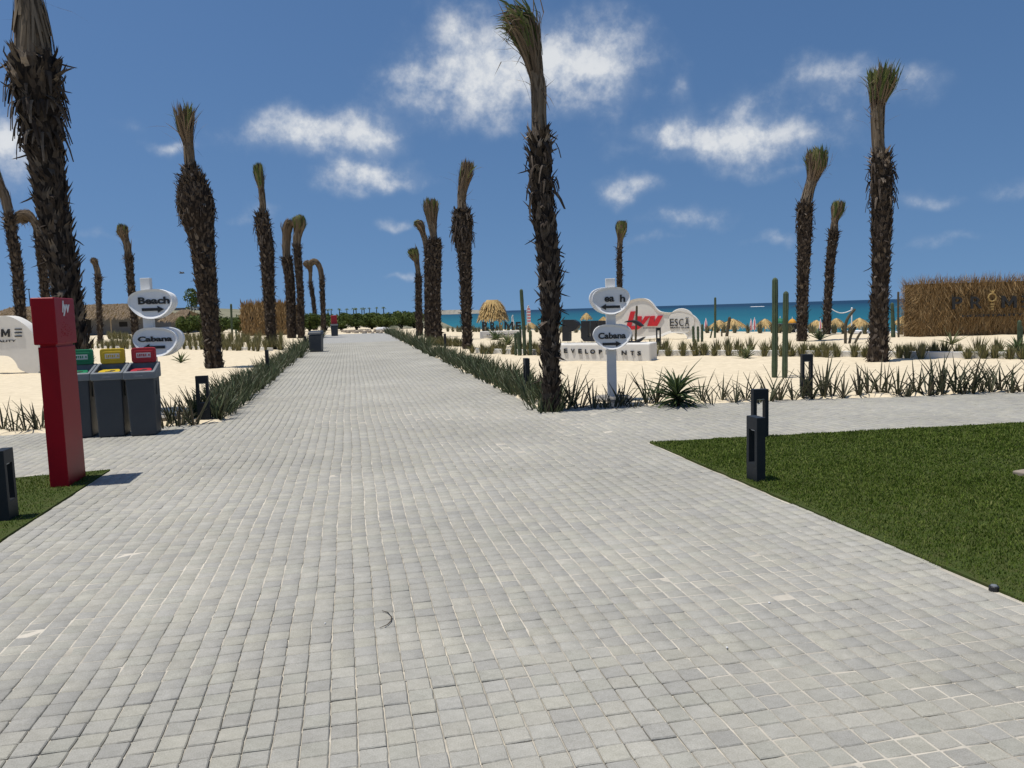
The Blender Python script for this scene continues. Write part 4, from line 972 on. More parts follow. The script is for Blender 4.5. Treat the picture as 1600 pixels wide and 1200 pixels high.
# ------------------------------------------------------------------ signposts
BLOB = [(-.50, .02), (-.46, .26), (-.30, .40), (-.05, .46), (.22, .46), (.42, .34), (.50, .10), (.44, -.14), (.30, -.34), (.10, -.46), (-.10, -.46), (-.28, -.36), (-.42, -.18)]
def signpost(px, py, label, top_text, top_arrow, low_arrow, y_top, boards, post_px, Y=None):
    g = G(px, py) if Y is None else AT(px, py, Y); Y = g.y; s = Y / FPX; base = Vector((g.x, g.y, zat(g))); t = thing('signpost', label, 'signpost', base)
    top = AT(px, y_top, Y).z - base.z; w = post_px * s
    mb = MB(); mb.box((0, .0, top / 2 - .1), (w, .09, top + .2)); mb.build('post', M_WPOST, t, bevel=.006)
    mb = MB(); mb.tube([(0, 0, -.05), (0, 0, .05), (0, 0, .07)], [.34, .34, .30], 24); mb.build('base_disc', M_CONC, t)
    for k, (cx, cy, bw, bh, txt, arrow, flip, back) in enumerate(boards):
        c = AT(cx, cy, Y) - base; W, H = bw * s, bh * s
        o1 = smooth_closed([(c.x + (-x if flip else x) * W, c.z + z * H) for x, z in BLOB], 4)
        if flip: o1 = o1[::-1]
        bo = recessed_board('board', o1, -.145, -.05, M_WSIGN, t, rim=.035, depth=.022)
        o2 = smooth_closed([(c.x + back * W + (x if flip else -x) * W, c.z + z * H) for x, z in BLOB], 4)
        if not flip: o2 = o2[::-1]
        mb = MB(); mb.prism(o2, .046, .12); mb.build('rear_board', M_WSIGN, t, bevel=.006)
        yf = -.1225
        for (word, x0, x1, z0, z1) in txt:
            p0, p1 = AT(x0, z0, Y) - base, AT(x1, z1, Y) - base
            link('lettering', text_mesh(word, (p0.x, p1.x, p0.z, p1.z), yf, .016, bold=.03), M_BLACK, bo)
        ax0, ax1, ay, sgn = arrow; p0, p1 = AT(ax0, ay, Y) - base, AT(ax1, ay, Y) - base; h = (p1.x - p0.x)
        def P(u, v): return (p0.x + (u if sgn > 0 else 1 - u) * h, p0.z + v * h)
        ol = [P(0, -.065), P(.72, -.065), P(.72, -.15), P(1, 0), P(.72, .15), P(.72, .065), P(0, .065)]
        mb = MB(); mb.prism(ol if sgn > 0 else ol[::-1], yf - .014, yf + .001); mb.build('arrow', M_BLACK, bo, fixn=True)
    return t
signpost(956.5, 628, 'white signpost beside the tall dark palm, upper word missing letters', None, None, None, 435,
         [(953.5, 470, 58, 44, [('ea', 943, 958, 472, 463.5), ('h', 967, 975, 472, 460.5)], (937, 967, 480, -1), False, -.055),
          (954.5, 526, 58, 41, [('Cabana', 933.5, 976, 529.5, 518.5)], (940, 969, 537.3, 1), True, .09)], 14.5)
signpost(244.5, 660, 'white signpost behind the recycling bins with both words complete', None, None, None, 434,
         [(241, 475, 68, 48, [('Beach', 222.5, 270, 476, 463.5)], (228, 262, 484, 1), False, -.03),
          (248.5, 534, 68, 48, [('Cabana', 222, 274, 534, 524)], (230, 263.5, 542.5, -1), True, .03)], 15)

# ------------------------------------------------------------------ large letter signs
YAW = 0.0
def LP(base, Y, x, y):            # pixel -> the sign's own plane, in its local axes
    d = ray(x, y); n = Vector((math.sin(YAW), -math.cos(YAW), 0)); o = base.copy(); o.z = CAM_H
    q = CO + d * ((base - CO).dot(n) / d.dot(n)) - base
    return Vector((q.x * math.cos(YAW) + q.y * math.sin(YAW), -q.x * math.sin(YAW) + q.y * math.cos(YAW), q.z))
def pxbox(base, Y, x0, x1, yb, yt):
    a, b = LP(base, Y, x0, yb), LP(base, Y, x1, yt); return (a.x, b.x, a.z, b.z)
def letters(t, base, Y, items, y, ext, m, bold=.02, shear=0.0, name='letter'):
    for (ch, x0, x1, yb, yt) in items:
        link(name, text_mesh(ch, pxbox(base, Y, x0, x1, yb, yt), y, ext, bold=bold, shear=shear), m, t)
def poly_letter(t, base, Y, pts, y0, y1, m, name='letter', sub=0, bevel=0):
    o = [(lambda v: (v.x, v.z))(LP(base, Y, x, y)) for x, y in pts]
    if sub: o = smooth_closed(o, sub)
    mb = MB(); mb.prism(o, y0, y1); return mb.build(name, m, t, fixn=True, bevel=bevel)
def big_m(t, base, Y, x0, x1, yb_, yt, y, ext):
    w = x1 - x0; k = .22 * w; h = yb_ - yt
    poly_letter(t, base, Y, [(x0, yb_), (x0, yt), (x0 + k, yt), (x0 + w / 2, yt + h * .58), (x1 - k, yt), (x1, yt), (x1, yb_), (x1 - k * .9, yb_), (x1 - k * .9, yt + h * .36), (x0 + w / 2, yt + h * .9), (x0 + k * .9, yt + h * .36), (x0 + k * .9, yb_)], y - ext, y, M_BLACK)
def bars(t, base, Y, x0, x1, yb, yt, y, ext, m, name='letter'):    # an E written as three level strokes
    mb = MB()
    for f in (0, .5, 1):
        a = LP(base, Y, x0, yb + (yt - yb) * f * .84); b = LP(base, Y, x1, yb + (yt - yb) * (f * .84 + .16))
        mb.box(((a.x + b.x) / 2, y - ext / 2, (a.z + b.z) / 2), (b.x - a.x, ext, b.z - a.z))
    return mb.build(name, m, t)

# black letters on a white plinth
g = G(958, 567); Y = g.y; base = Vector((g.x, g.y, zat(g)))
YAW = -.42
t = thing('letter_sign', 'big black letters on a white plinth behind the right signpost', 'sign', base, YAW)
x0, x1, z0, z1 = pxbox(base, Y, 866, 1016, 568, 536)
mb = MB(); mb.box(((x0 + x1) / 2, .42, z1 / 2 - .06), (x1 - x0, .84, z1 + .12)); mb.build('plinth', M_WHITE, t, bevel=.05, seg=3)
xs = [(882, 886), (892, 898), (904, 909), (914.5, 919), (922.5, 930), (936, 941), (946, 953), (957, 961), (971, 979), (985, 991), (996, 1001.5)]
wd = 'EVELOPMENTS'
xs = [(881.5, 886.5), (892.5, 898), (904, 909), (914.5, 919), (922.5, 930), (936, 941), (947, 954), (958.5, 963), (971.5, 979), (985.5, 991), (996, 1001.5)]
letters(t, base, Y, [(c, a, b, 551.5 + (a - 881) * .035, 544.5 + (a - 881) * .035) for c, (a, b) in zip(wd, xs)] + [('D', 870, 876, 551.2, 544.2)], -.001, .03, M_BLACK)
LY0, LY1 = .30, .52
poly_letter(t, base, Y, [(873, 534), (873, 500), (890, 500), (896.5, 503.5), (899, 508.5), (896, 514), (890, 518), (884, 519), (884, 534)], LY0, LY1, M_BLACK)
mb = None
poly_letter(t, base, Y, [(902.5, 502), (913.5, 502), (913.5, 527), (917.3, 527), (917.3, 501.7), (927, 501.5), (927, 529), (923.5, 534.5), (907, 534.3), (902.5, 529)], LY0, LY1, M_BLACK)
poly_letter(t, base, Y, [(930.3, 534.5), (930.3, 501.5), (939, 501.7), (945.5, 506), (944, 512.5), (939.5, 517.5), (947.5, 534.8), (940.5, 534.8), (936, 523), (936, 534.6)], LY0, LY1, M_BLACK)
poly_letter(t, base, Y, [(970.5, 504), (976, 501.5), (984, 500.8), (992, 503), (999, 509.5), (996, 511), (989, 507), (982, 504), (976, 504.2)], LY0, LY1, M_BLACK, sub=3)
poly_letter(t, base, Y, [(974, 534), (979, 533.5), (986, 534), (993, 531), (1002, 527), (997, 533), (991, 536.4), (984, 537.4), (977, 536.8)], LY0, LY1, M_BLACK, sub=3)

# white lobe sign with red letters
g = G(1035, 531); Y = g.y; base = Vector((g.x, g.y, zat(g)))
YAW = -.36
t = thing('lobe_sign', 'white cloud-shaped sign with red letters facing the path', 'sign', base, YAW)
ol = [(958, 529), (950, 512), (955, 499), (963, 492), (971, 487), (981, 473), (991, 467.6), (1004, 466), (1013, 468), (1020, 474), (1026, 482), (1032, 486.5), (1040, 488), (1049, 488), (1056, 486.5), (1065, 486), (1077, 489), (1087, 495.5), (1093, 504), (1096, 515), (1097, 530.5), (1077, 531), (1074, 525), (1068, 520.5), (1052, 520), (1042, 522.5), (1032, 526.5), (1010, 529), (985, 530)]
o = smooth_closed([(lambda v: (v.x, v.z))(LP(base, Y, x, y)) for x, y in ol], 3)
recessed_board('board', o[::-1], -.22, .22, M_WHITE, t, rim=.10, depth=.05)
yb = -.170
disc = MB(); c = LP(base, Y, 1065.5, 502); sY = Y / FPX
disc.tube([(c.x, yb + .03, c.z), (c.x, yb - .035, c.z)], [20.0 * sY, 19.4 * sY], 40); disc.build('round_panel', M_WHITE, t)
letters(t, base, Y, [('l', 979, 994, 514.5, 486.3)], yb, .05, M_REDL, bold=.09, shear=.35)
poly_letter(t, base, Y, [(995.5, 494), (1004, 494), (1003, 504), (1009, 494), (1017, 493.7), (1004, 510.5), (998, 514.5), (985, 515), (986.5, 509.5), (994.5, 509)], yb - .05, yb, M_REDL)
poly_letter(t, base, Y, [(1012.5, 509.3), (1017.5, 493.7), (1024.5, 493.5), (1023, 503), (1029, 493.3), (1037, 493), (1028, 509.2)], yb - .05, yb, M_REDL)
ink = MB()
for k in range(14):
    a = LP(base, Y, 1006.5 + k * 1.7, 512.3); ink.box((a.x, yb - .004, a.z), (.034, .006, .026 + .012 * (k % 3 == 0)))
ink.build('small_print', M_DARK, t)
letters(t, base, Y, [('E', 1048, 1054, 509.2, 498), ('S', 1055.3, 1060.2, 509.2, 498), ('C', 1062, 1069, 509.2, 498), ('A', 1071, 1078, 509.2, 498)], yb - .036, .03, M_BLACK, bold=-.005)
poly_letter(t, base, Y, [(1072, 496.8), (1073.4, 496), (1075.2, 496.6), (1077, 495.8), (1077, 496.6), (1075.2, 497.4), (1073.4, 496.8), (1072, 497.6)], yb - .066, yb - .036, M_BLACK, name='accent')
letters(t, base, Y, [('BEACH', 1048.5, 1063, 513, 510.6), ('CLUB', 1066, 1078, 513, 510.6)], yb - .036, .02, M_DARK, bold=0)

# white board at the far left
YAW = 0.0
g = G(40, 584); Y = g.y; base = Vector((g.x, g.y, zat(g)))
t = thing('lobe_sign', 'white rounded sign half behind the red pillar at left', 'sign', base)
ol = [(66, 584), (39, 577), (32, 566), (22, 556.5), (5, 555), (-30, 556), (-52, 566), (-64, 585), (-110, 586), (-110, 545), (-95, 520), (-60, 515), (-40, 503), (-18, 496), (4, 493.5), (22, 494.5), (38, 502), (52, 513), (63, 530), (68, 556)]
o = smooth_closed([(lambda v: (v.x, v.z))(LP(base, Y, x, y)) for x, y in ol], 3)
recessed_board('board', o[::-1], -.24, .24, M_WHITE, t, rim=.06, depth=.0)
yb = -.2405
big_m(t, base, Y, 10, 23, 526, 514, yb, .03)
letters(t, base, Y, [('R', -21, -11, 525, 513.5), ('P', -42, -33, 524.5, 513)], yb, .03, M_BLACK, bold=.01)
bars(t, base, Y, 31, 41.5, 526, 513, yb, .03, M_BLACK)
letters(t, base, Y, [('HOSPITALITY', -30, 32, 535.5, 530.5)], yb, .02, M_BLACK, bold=0)
def pineapple(t, base, Y, x, yb_, yt, y, ext, m):
    h = yb_ - yt; mb = MB(); a = LP(base, Y, x, yt + h * .35); r = h * .22 * Y / FPX
    ring = [(a.x + r * math.cos(q * math.pi / 4), y - ext / 2, a.z + r * math.sin(q * math.pi / 4)) for q in range(9)]; mb.tube(ring, [r * .22] * 9, 6)
    for f, w in ((.72, .5), (.86, .38), (1.0, .28)):
        c = LP(base, Y, x, yt + h * f); mb.box((c.x, y - ext / 2, c.z), (r * 2 * w, ext, r * .42))
    for q in (-.6, 0, .6):
        mb.tube([(a.x, y - ext / 2, a.z + r), (a.x + q * r * 1.2, y - ext / 2, a.z + r * 2.0)], [r * .25, .004], 5)
    mb.build('emblem', m, t)
pineapple(t, base, Y, 1.5, 526, 507, yb, .03, M_GOLD)

# black letters on a low white wall near the beach
g = G(782, 529); Y = g.y; base = Vector((g.x, g.y, zat(g)))
t = thing('letter_sign', 'far small black letters on a low white wall near the thatched hut', 'sign', base)
x0, x1, z0, z1 = pxbox(base, Y, 750, 816, 529, 516)
mb = MB(); mb.box(((x0 + x1) / 2, .2, z1 / 2 - .1), (x1 - x0, .4, z1 + .2)); mb.build('plinth', M_WHITE, t, bevel=.03)
letters(t, base, Y, [('P', 753.5, 761, 515.6, 503), ('R', 766, 774.5, 515.6, 503), ('E', 806, 814, 515.6, 502.7)], .22, .16, M_BLACK, bold=.04)
big_m(t, base, Y, 788, 802, 515.6, 502.7, .22, .16)
pineapple(t, base, Y, 783, 515, 501, .25, .12, M_GOLD)
letters(t, base, Y, [('HOSPITALITY', 761, 806, 524.6, 521)], -.001, .02, M_DARK, bold=0)

# ------------------------------------------------------------------ straw wall and straw cabin
def straw_block(name, label, cat, base, W, H, D, n, seed, slen=(.25, .6), sw=.022, top_n=160, windows=()):
    t = thing(name, label, cat, base); rng = np.random.default_rng(seed)
    mb = MB(); mb.box((W / 2, D / 2, H / 2 - .1), (W - .2, D - .2, H + .1)); core = mb.build('core', M_STRAWC, t)
    V = []; F = []
    def blade(c, d, nrm, L_, w):
        s = np.cross(d, nrm); s = s / (np.linalg.norm(s) + 1e-9) * w / 2; o = len(V); m1 = c + d * L_ * .5 + nrm * rng.uniform(0, .06); e = c + d * L_ + nrm * rng.uniform(-.02, .10)
        V.extend([tuple(c - s), tuple(c + s), tuple(m1 + s), tuple(m1 - s), tuple(e)]); F.extend([(o, o + 1, o + 2, o + 3), (o + 3, o + 2, o + 4)])
    for k in range(n):
        q = rng.random()
        if q < .74: c = np.array([rng.uniform(0, W), .06, rng.uniform(0, H)]); nr = np.array([0, -1., 0])
        elif q < .87: c = np.array([.06, rng.uniform(0, D), rng.uniform(0, H)]); nr = np.array([-1., 0, 0])
        elif q < .93: c = np.array([W - .06, rng.uniform(0, D), rng.uniform(0, H)]); nr = np.array([1., 0, 0])
        else: c = np.array([rng.uniform(0, W), rng.uniform(0, D), H - .06]); nr = np.array([0, 0, 1.])
        if nr[2] < .5:
            if nr[0] < 0: c[0] += .04
            d = (np.array([-.55, 0, .2]) * rng.uniform(0, 1.2) if nr[0] < 0 else 0) + np.array([0, 0, rng.choice([-1., 1.])]) + rng.normal(0, .24, 3) + nr * rng.uniform(0, .25)
        else: d = rng.normal(0, 1, 3)
        if any(a < c[0] < b and z_ < c[2] < z2 for a, b, z_, z2 in windows) and nr[1] < 0: continue
        blade(c, d / np.linalg.norm(d), nr, rng.uniform(*slen), sw * rng.uniform(.6, 1.4))
    for k in range(top_n):
        c = np.array([rng.uniform(0, W), rng.uniform(0, D), H - .05]); d = np.array([rng.normal(0, .35), rng.normal(0, .3), 1]); blade(c, d / np.linalg.norm(d), np.array([0, -1., 0]), rng.uniform(.1, .42), sw * .5)
    sb = MB(); sb.v = V; sb.f = F; tag(sb.build('straw', M_STRAW, t), kind='stuff')
    for a, b, z_, z2 in windows:
        mb = MB(); mb.box(((a + b) / 2, .07, (z_ + z2) / 2), (b - a, .06, z2 - z_)); mb.build('window', M_DARK, t)
    return t
g = G(1438, 528); Y = g.y; base = Vector((g.x, g.y, zat(g))); tp = AT(1500, 440, Y).z
SWL = straw_block('straw_wall', 'shaggy brown straw wall with dark letters at the right edge', 'straw wall', base, 7.6, tp - base.z, 1.6, 15000, 5, (.18, .5), .014, 260)
letters(SWL, base, Y, [('P', 1484, 1500, 483.5, 463.5), ('R', 1512.5, 1531, 482.5, 463)], -.13, .06, M_BLACK, bold=.015)
big_m(SWL, base, Y, 1561, 1584, 481, 462.5, -.13, .06)
bars(SWL, base, Y, 1592, 1608, 480.5, 462, -.13, .06, M_BLACK)
letters(SWL, base, Y, [('HOSPITALITY', 1499, 1594, 496, 489.3)], -.17, .05, M_BLACK, bold=.012)
pineapple(SWL, base, Y, 1546.5, 483, 455, -.13, .05, M_GOLD)
g = G(379, 526); Y = g.y; base = Vector((g.x, g.y, 0)); tp = AT(410, 476, Y).z
sx = Y / FPX
straw_block('straw_cabin', 'tan straw cabin with two small dark openings on the left', 'cabin', base, 76 * sx, tp, 3.0, 5200, 6, (.3, .7), .05, 60,
            windows=((13 * sx, 18 * sx, 1.25, 1.85), (21 * sx, 26 * sx, 1.25, 1.85), (61 * sx, 64 * sx, .2, 1.9)))

# ------------------------------------------------------------------ thatched hut, beach umbrellas, flags
def thatch_roof(name, r, h, n, seed, m, parent, z, flat=.25, sw=.05, drop=.35):
    rng = np.random.default_rng(seed); V = []; F = []; mb = MB()
    mb.tube([(0, 0, z - .02), (0, 0, z + h * .62), (0, 0, z + h * .9)], [r * .93, r * max(flat, .3), r * flat * .7], 16)
    for k in range(n):
        az = rng.uniform(0, 6.283); f = math.sqrt(rng.uniform(.02, 1)); rad = r * (flat + (1 - flat) * f); zz = z + h * (1 - f) * .95
        d = np.array([math.cos(az), math.sin(az), -h / r * .95]); d /= np.linalg.norm(d); s = np.array([-math.sin(az), math.cos(az), 0]) * sw * rng.uniform(.5, 1.3)
        c = np.array([math.cos(az) * rad * .9, math.sin(az) * rad * .9, zz + .03]); L_ = rng.uniform(.3, .6) * drop / .35; e = c + d * L_ + np.array([0, 0, -.35 * L_ * f]) + rng.normal(0, .04, 3)
        o = len(V); V += [tuple(c - s), tuple(c + s), tuple(e + s * .5), tuple(e - s * .5)]; F.append((o, o + 1, o + 2, o + 3))
    mb.add(V, F); return mb.build(name, m, parent)
def thatch_umbrella(px, ytop, wpx, Y, label, hpx=12, poles=1, name='thatch_umbrella', cat='beach umbrella', flat=.08, group='thatched beach umbrellas', n=260):
    tp = AT(px, ytop, Y); s = Y / FPX; base = Vector((tp.x, Y, zat(tp))); t = thing(name, label, cat, base, 0, group); h = hpx * s; r = wpx * s / 2; H = tp.z - base.z
    thatch_roof('thatch_roof', r, h, n, int(px), M_THATCH, t, H - h, flat, .05 * max(1, r))
    if poles == 1:
        mb = MB(); mb.tube([(0, 0, -.2), (0, 0, H - h * .4)], [.05, .05], 8); mb.build('pole', M_WOOD, t)
    else:
        for a in (-.55, .5):
            for b in (-.4, .4): mb = MB(); mb.tube([(a * r, b * r, -.2), (a * r, b * r, H - h * .5)], [.06, .06], 8); mb.build('pole', M_WOOD, t)
    return t
thatch_umbrella(769, 466, 42, 58, 'big round shaggy straw-roofed hut on poles beside the path', 26, 4, 'thatched_hut', 'hut', .62, None, 900)
for x, yt, w, Yd, lab in ((1124, 499, 36, 74, 'leftmost thatched umbrella, right of the white lobe sign'), (1145, 497, 40, 70, 'thatched umbrella behind the brown cactus stump'), (1195, 497, 30, 76, 'thatched umbrella left of the tall cactus pair'),
                        (1276, 499, 32, 72, 'thatched umbrella between the two right-hand palms'), (1307, 496, 28, 74, 'thatched umbrella right of the leaning palm'), (1343, 495.5, 32, 70, 'thatched umbrella behind the crooked cactus'),
                        (1413, 492, 32, 72, 'thatched umbrella left of the straw wall'), (1431, 495, 24, 76, 'thatched umbrella half hidden by the straw wall'),
                        (916, 488, 15, 110, 'tiny far thatched umbrella above the black letters'), (829, 503, 20, 90, 'thatched umbrella beside the red striped flag'), (943, 494, 16, 100, 'tiny thatched umbrella left of the right signpost')):
    thatch_umbrella(x, yt, w, Yd, lab, 11 if w > 22 else 7)
def closed_parasol(px, yt, wpx, hpx, Yd, label):
    tp = AT(px, yt, Yd); s = Yd / FPX; base = Vector((tp.x, Yd, zat(tp))); t = thing('closed_parasol', label, 'parasol', base, 0, 'closed striped parasols'); H = tp.z - base.z; r = wpx * s / 2; h = hpx * s
    mb = MB(); mb.tube([(0, 0, -.2), (0, 0, H)], [.03, .03], 8); mb.build('pole', M_FABW, t)
    for k in range(8):
        a = k * math.pi / 4; b = a + math.pi / 4; P = []
        for f, rr_ in ((0, .15), (.25, .6), (.7, 1.0), (1, .9)):
            z = H - .05 - h * f
            P += [(math.cos(a) * r * rr_, math.sin(a) * r * rr_, z), (math.cos((a + b) / 2) * r * rr_ * .72, math.sin((a + b) / 2) * r * rr_ * .72, z), (math.cos(b) * r * rr_, math.sin(b) * r * rr_, z)]
        F = []
        for i in range(3):
            for j in range(2): F.append((i * 3 + j, i * 3 + j + 1, i * 3 + j + 4, i * 3 + j + 3))
        mb = MB(); mb.add(P, F); mb.build('canopy_panel', M_PINK if k % 2 else M_FABW, t)
for x, yt, w, h, Yd, lab in ((1103, 497, 6, 17, 66, 'closed pink striped parasol beside the white lobe sign'), (1173.5, 498, 5, 17, 66, 'left one of two closed pink striped parasols'), (1179, 496, 6, 18, 64, 'right one of two closed pink striped parasols'), (1282, 498, 5, 20, 62, 'closed pink parasol left of the leaning palm foot')):
    closed_parasol(x, yt, w, h, Yd, lab)
def open_parasol(px, yt, wpx, hpx, Yd, m, label):
    tp = AT(px, yt, Yd); s = Yd / FPX; base = Vector((tp.x, Yd, zat(tp))); t = thing('parasol', label, 'parasol', base); H = tp.z - base.z; r = wpx * s / 2; h = hpx * s
    mb = MB(); mb.tube([(0, 0, H - h), (0, 0, H - h * .6), (0, 0, H - h * .2), (0, 0, H)], [r, r * .95, r * .55, .05], 8); mb.build('canopy', m, t)
    mb = MB(); mb.tube([(0, 0, -.2), (0, 0, H + .15)], [.03, .03], 6); mb.build('pole', M_FABW, t)
open_parasol(1219, 497, 16, 8, 62, M_FABG, 'dark green parasol between the two cactus columns')
open_parasol(1238, 498, 13, 7, 62, M_FABO, 'orange parasol left of the round-crowned palm')
# dark kiosk counter
tp = AT(1230, 506, 52); base = Vector((tp.x, 52, zat(tp))); t = thing('kiosk_counter', 'dark grey beach counter behind the cactus pair', 'counter', base); H = tp.z - base.z
mb = MB(); mb.box((0, .4, H / 2 - .1), (1.5, .8, H + .1)); mb.build('cabinet', M_CHAR, t, bevel=.02); mb = MB(); mb.box((0, .4, H - .02), (1.62, .92, .06)); mb.build('counter_top', M_BIN, t, bevel=.01)
# loungers with white covers on the beach behind the crest
for i, (x, y, Yd, lab) in enumerate(((1270, 513, 50, 'white covered lounger left of the leaning palm'), (1312, 515, 48, 'white covered lounger right of the leaning palm'), (1352, 512, 50, 'white covered lounger behind the crooked cactus'), (1369, 513, 48, 'white covered lounger touching the flat-topped palm'), (1410, 515, 47, 'white covered lounger right of the cactus columns'), (1425, 516, 47, 'white covered lounger beside the straw wall'))):
    tp = AT(x, y, Yd); base = Vector((tp.x, Yd, zat(tp))); t = thing('sun_lounger', lab, 'lounger', base, .3 + .2 * (i % 2), 'white loungers on the beach'); H = tp.z - base.z
    mb = MB(); mb.box((0, .2, H * .35), (.9, 2.0, .06)); mb.build('frame', M_WOOD, t)
    for sx_ in (-1, 1):
        for sy_ in (-.6, 1.0): mb = MB(); mb.box((sx_ * .38, sy_, H * .16), (.06, .06, H * .36)); mb.build('leg', M_WOOD, t)
    mb = MB(); mb.box((0, .2, H * .35 + .12), (.95, 2.0, .16)); mb.build('mattress', M_FABW, t, bevel=.05)
    mb = MB(); mb.box((0, .9, H * .35 + .32), (.95, .55, max(.12, H * .65 - .3))); mb.build('backrest', M_FABW, t, bevel=.05)
# rope between posts
tp = AT(1331, 483, 60); base = Vector((tp.x, 60, zat(tp))); t = thing('rope_post', 'white post with slack white rope near the crooked cactus', 'post', base); H = tp.z - base.z
mb = MB(); mb.tube([(0, 0, -.2), (0, 0, H)], [.045, .045], 8); mb.build('post', M_FABW, t)
mb = MB(); mb.tube([(0, 0, H), (.0, 0, H + .08), (0, 0, H + .14)], [.06, .07, .03], 8); mb.build('cap', M_FABW, t)
pts = []
for k in range(13):
    f = k / 12; x_ = 1331 + (1297 - 1331) * f; y_ = 484 + (-5) * f + 7.5 * math.sin(math.pi * min(1, f * .92)); p = AT(x_, y_, 60); pts.append(tuple(p - base))
mb = MB(); mb.tube(pts, [.035] * 13, 6); mb.build('rope', M_FABW, t)
# feather flags
def feather_flag(px, yt, yb_, wpx, Yd, stripe, label):
    tp = AT(px, yt, Yd); s = Yd / FPX; base = Vector((AT(px - 2, yb_, Yd).x, Yd, zat(tp))); t = thing('feather_flag', label, 'flag', base); H = tp.z - base.z; w = wpx * s
    mb = MB(); P = [(0, 0, -.2), (0, 0, H * .8), (w * .2, 0, H * .95), (w * .55, 0, H)]; mb.tube(P, [.025] * 4, 6); mb.build('pole', M_FABW, t)
    n = 12 if stripe else 1; lo = H * .28
    for k in range(n):
        f0, f1 = k / n, (k + 1) / n; hw = lambda f: w * (.9 if f < .75 else .9 - .5 * (f - .75) / .25)
        z0, z1 = lo + (H - lo) * f0, lo + (H - lo) * f1; mb = MB(); mb.prism([(.01 + (w * .3 if f0 > .85 else 0), z0), (.01 + hw(f0), z0), (.01 + hw(f1), z1), (.01 + (w * .3 if f1 > .85 else 0), z1)], -.008, .008)
        mb.build('flag_cloth', M_PINK if stripe and k % 2 else M_FABW, t, fixn=True)
feather_flag(826, 477, 514, 6, 60, True, 'red and white striped feather flag near the tall dark palm')
feather_flag(802, 492, 515, 4.5, 58, False, 'white feather flag behind the small black letters')

# ------------------------------------------------------------------ hedge of bushes at the path end, far trees, buildings
def leaf_cloud(rng, n, rx, ry, rz, z0, ls):
    V = []; F = []; cl = rng.normal(0, .5, (26, 3)); cl /= np.maximum(1, np.linalg.norm(cl, axis=1) / .92)[:, None]
    for k in range(n):
        c = cl[rng.integers(0, 26)] + rng.normal(0, .20, 3); q = np.linalg.norm(c)
        if q > 1: c = c / q * rng.uniform(.85, 1.05)
        p = np.array([c[0] * rx, c[1] * ry, z0 + (np.clip(c[2] * .8, -1, 1) * .5 + .5) * rz]); a = rng.normal(0, 1, 3); a /= np.linalg.norm(a); b = np.cross(a, rng.normal(0, 1, 3)); b /= np.linalg.norm(b); l = ls * rng.uniform(.5, 1.3); o = len(V)
        V += [tuple(p - a * l), tuple(p + b * l * .5), tuple(p + a * l), tuple(p - b * l * .5)]; F.append((o, o + 1, o + 2, o + 3))
    return V, F
def bush(px, ytop, wpx, Yd, label, seed, n=1900, name='bush', cat='bush', group=None, trunk=.25):
    tp = AT(px, ytop, Yd); s = Yd / FPX; base = Vector((tp.x, Yd, zat(tp))); t = thing(name, label, cat, base, 0, group); H = tp.z - base.z; rng = np.random.default_rng(seed); r = wpx * s / 2
    V, F = leaf_cloud(rng, n, r, r * .8, H * (1 - trunk * .5), H * trunk * .5, .12 * max(1, s / .06)); mb = MB(); mb.v = V; mb.f = F; mb.build('crown', M_BUSH, t)
    mb = MB()
    for k in range(4):
        a = k * 1.57 + .4; mb.tube([(0, 0, -.1), (math.cos(a) * r * .2, math.sin(a) * r * .2, H * .3), (math.cos(a) * r * .5, math.sin(a) * r * .4, H * .7)], [.07, .05, .02], 6)
    mb.build('trunk', M_BARK, t); return t
hp = [(292, 489, 30), (316, 487, 32), (345, 486, 34), (372, 488, 30), (398, 490, 30), (430, 487, 34), (455, 488, 30), (482, 486, 34), (508, 487, 36), (532, 486, 36), (556, 487, 34), (580, 486.5, 38), (604, 485, 38), (626, 483, 40), (646, 485, 34)]
ORD = 'first second third fourth fifth sixth seventh eighth ninth tenth eleventh twelfth thirteenth fourteenth fifteenth'.split()
for i, (x, y, w) in enumerate(hp):
    side = 'left of the straw cabin' if x < 375 else 'behind the straw cabin and close palms' if x < 470 else 'across the far end of the path'
    bush(x, y, w * 1.15, 80 + (i % 3) * 1.5 + (6 if x < 470 else 0), ORD[i] + ' green hedge bush from the left, ' + side, 500 + i, group='hedge bushes ' + side, trunk=.0, n=2600)
bush(297, 446, 26, 112, 'lone grey green tree rising behind the bulging palm', 540, 700, 'tree', 'tree', None, .75)
for i, x in enumerate((512, 517, 530, 541.5, 552, 556, 565, 568.5, 577, 588, 599)):
    Yd = 330 + (i * 37) % 60; yt = 484.5 - i * .3; tp = AT(x, yt, Yd); base = Vector((tp.x, Yd, zat(tp))); H = tp.z - base.z; t = thing('palm_tree', 'tiny distant palm on the skyline above the hedge', 'palm tree', base, 0, 'distant skyline palms')
    mb = MB(); mb.tube([(0, 0, -1), (.1, 0, H)], [.25, .18], 6); mb.build('trunk', M_BARK, t); rng = np.random.default_rng(i); V = []; F = []
    for k in range(22):
        a = rng.uniform(0, 6.283); e = rng.uniform(-.3, .9); L_ = rng.uniform(1.0, 1.5); d = np.array([math.cos(a) * math.cos(e), math.sin(a) * math.cos(e), math.sin(e)]); c = np.array([.1, 0, H]); m1 = c + d * L_ * .6; e2 = m1 + np.array([d[0], d[1], -.7]) * L_ * .45; s = np.array([-math.sin(a), math.cos(a), 0]) * .16; o = len(V)
        V += [tuple(c - s * .3), tuple(c + s * .3), tuple(m1 + s), tuple(m1 - s), tuple(e2)]; F += [(o, o + 1, o + 2, o + 3), (o + 3, o + 2, o + 4)]
    mb = MB(); mb.v = V; mb.f = F; mb.build('crown', M_BUSH, t)
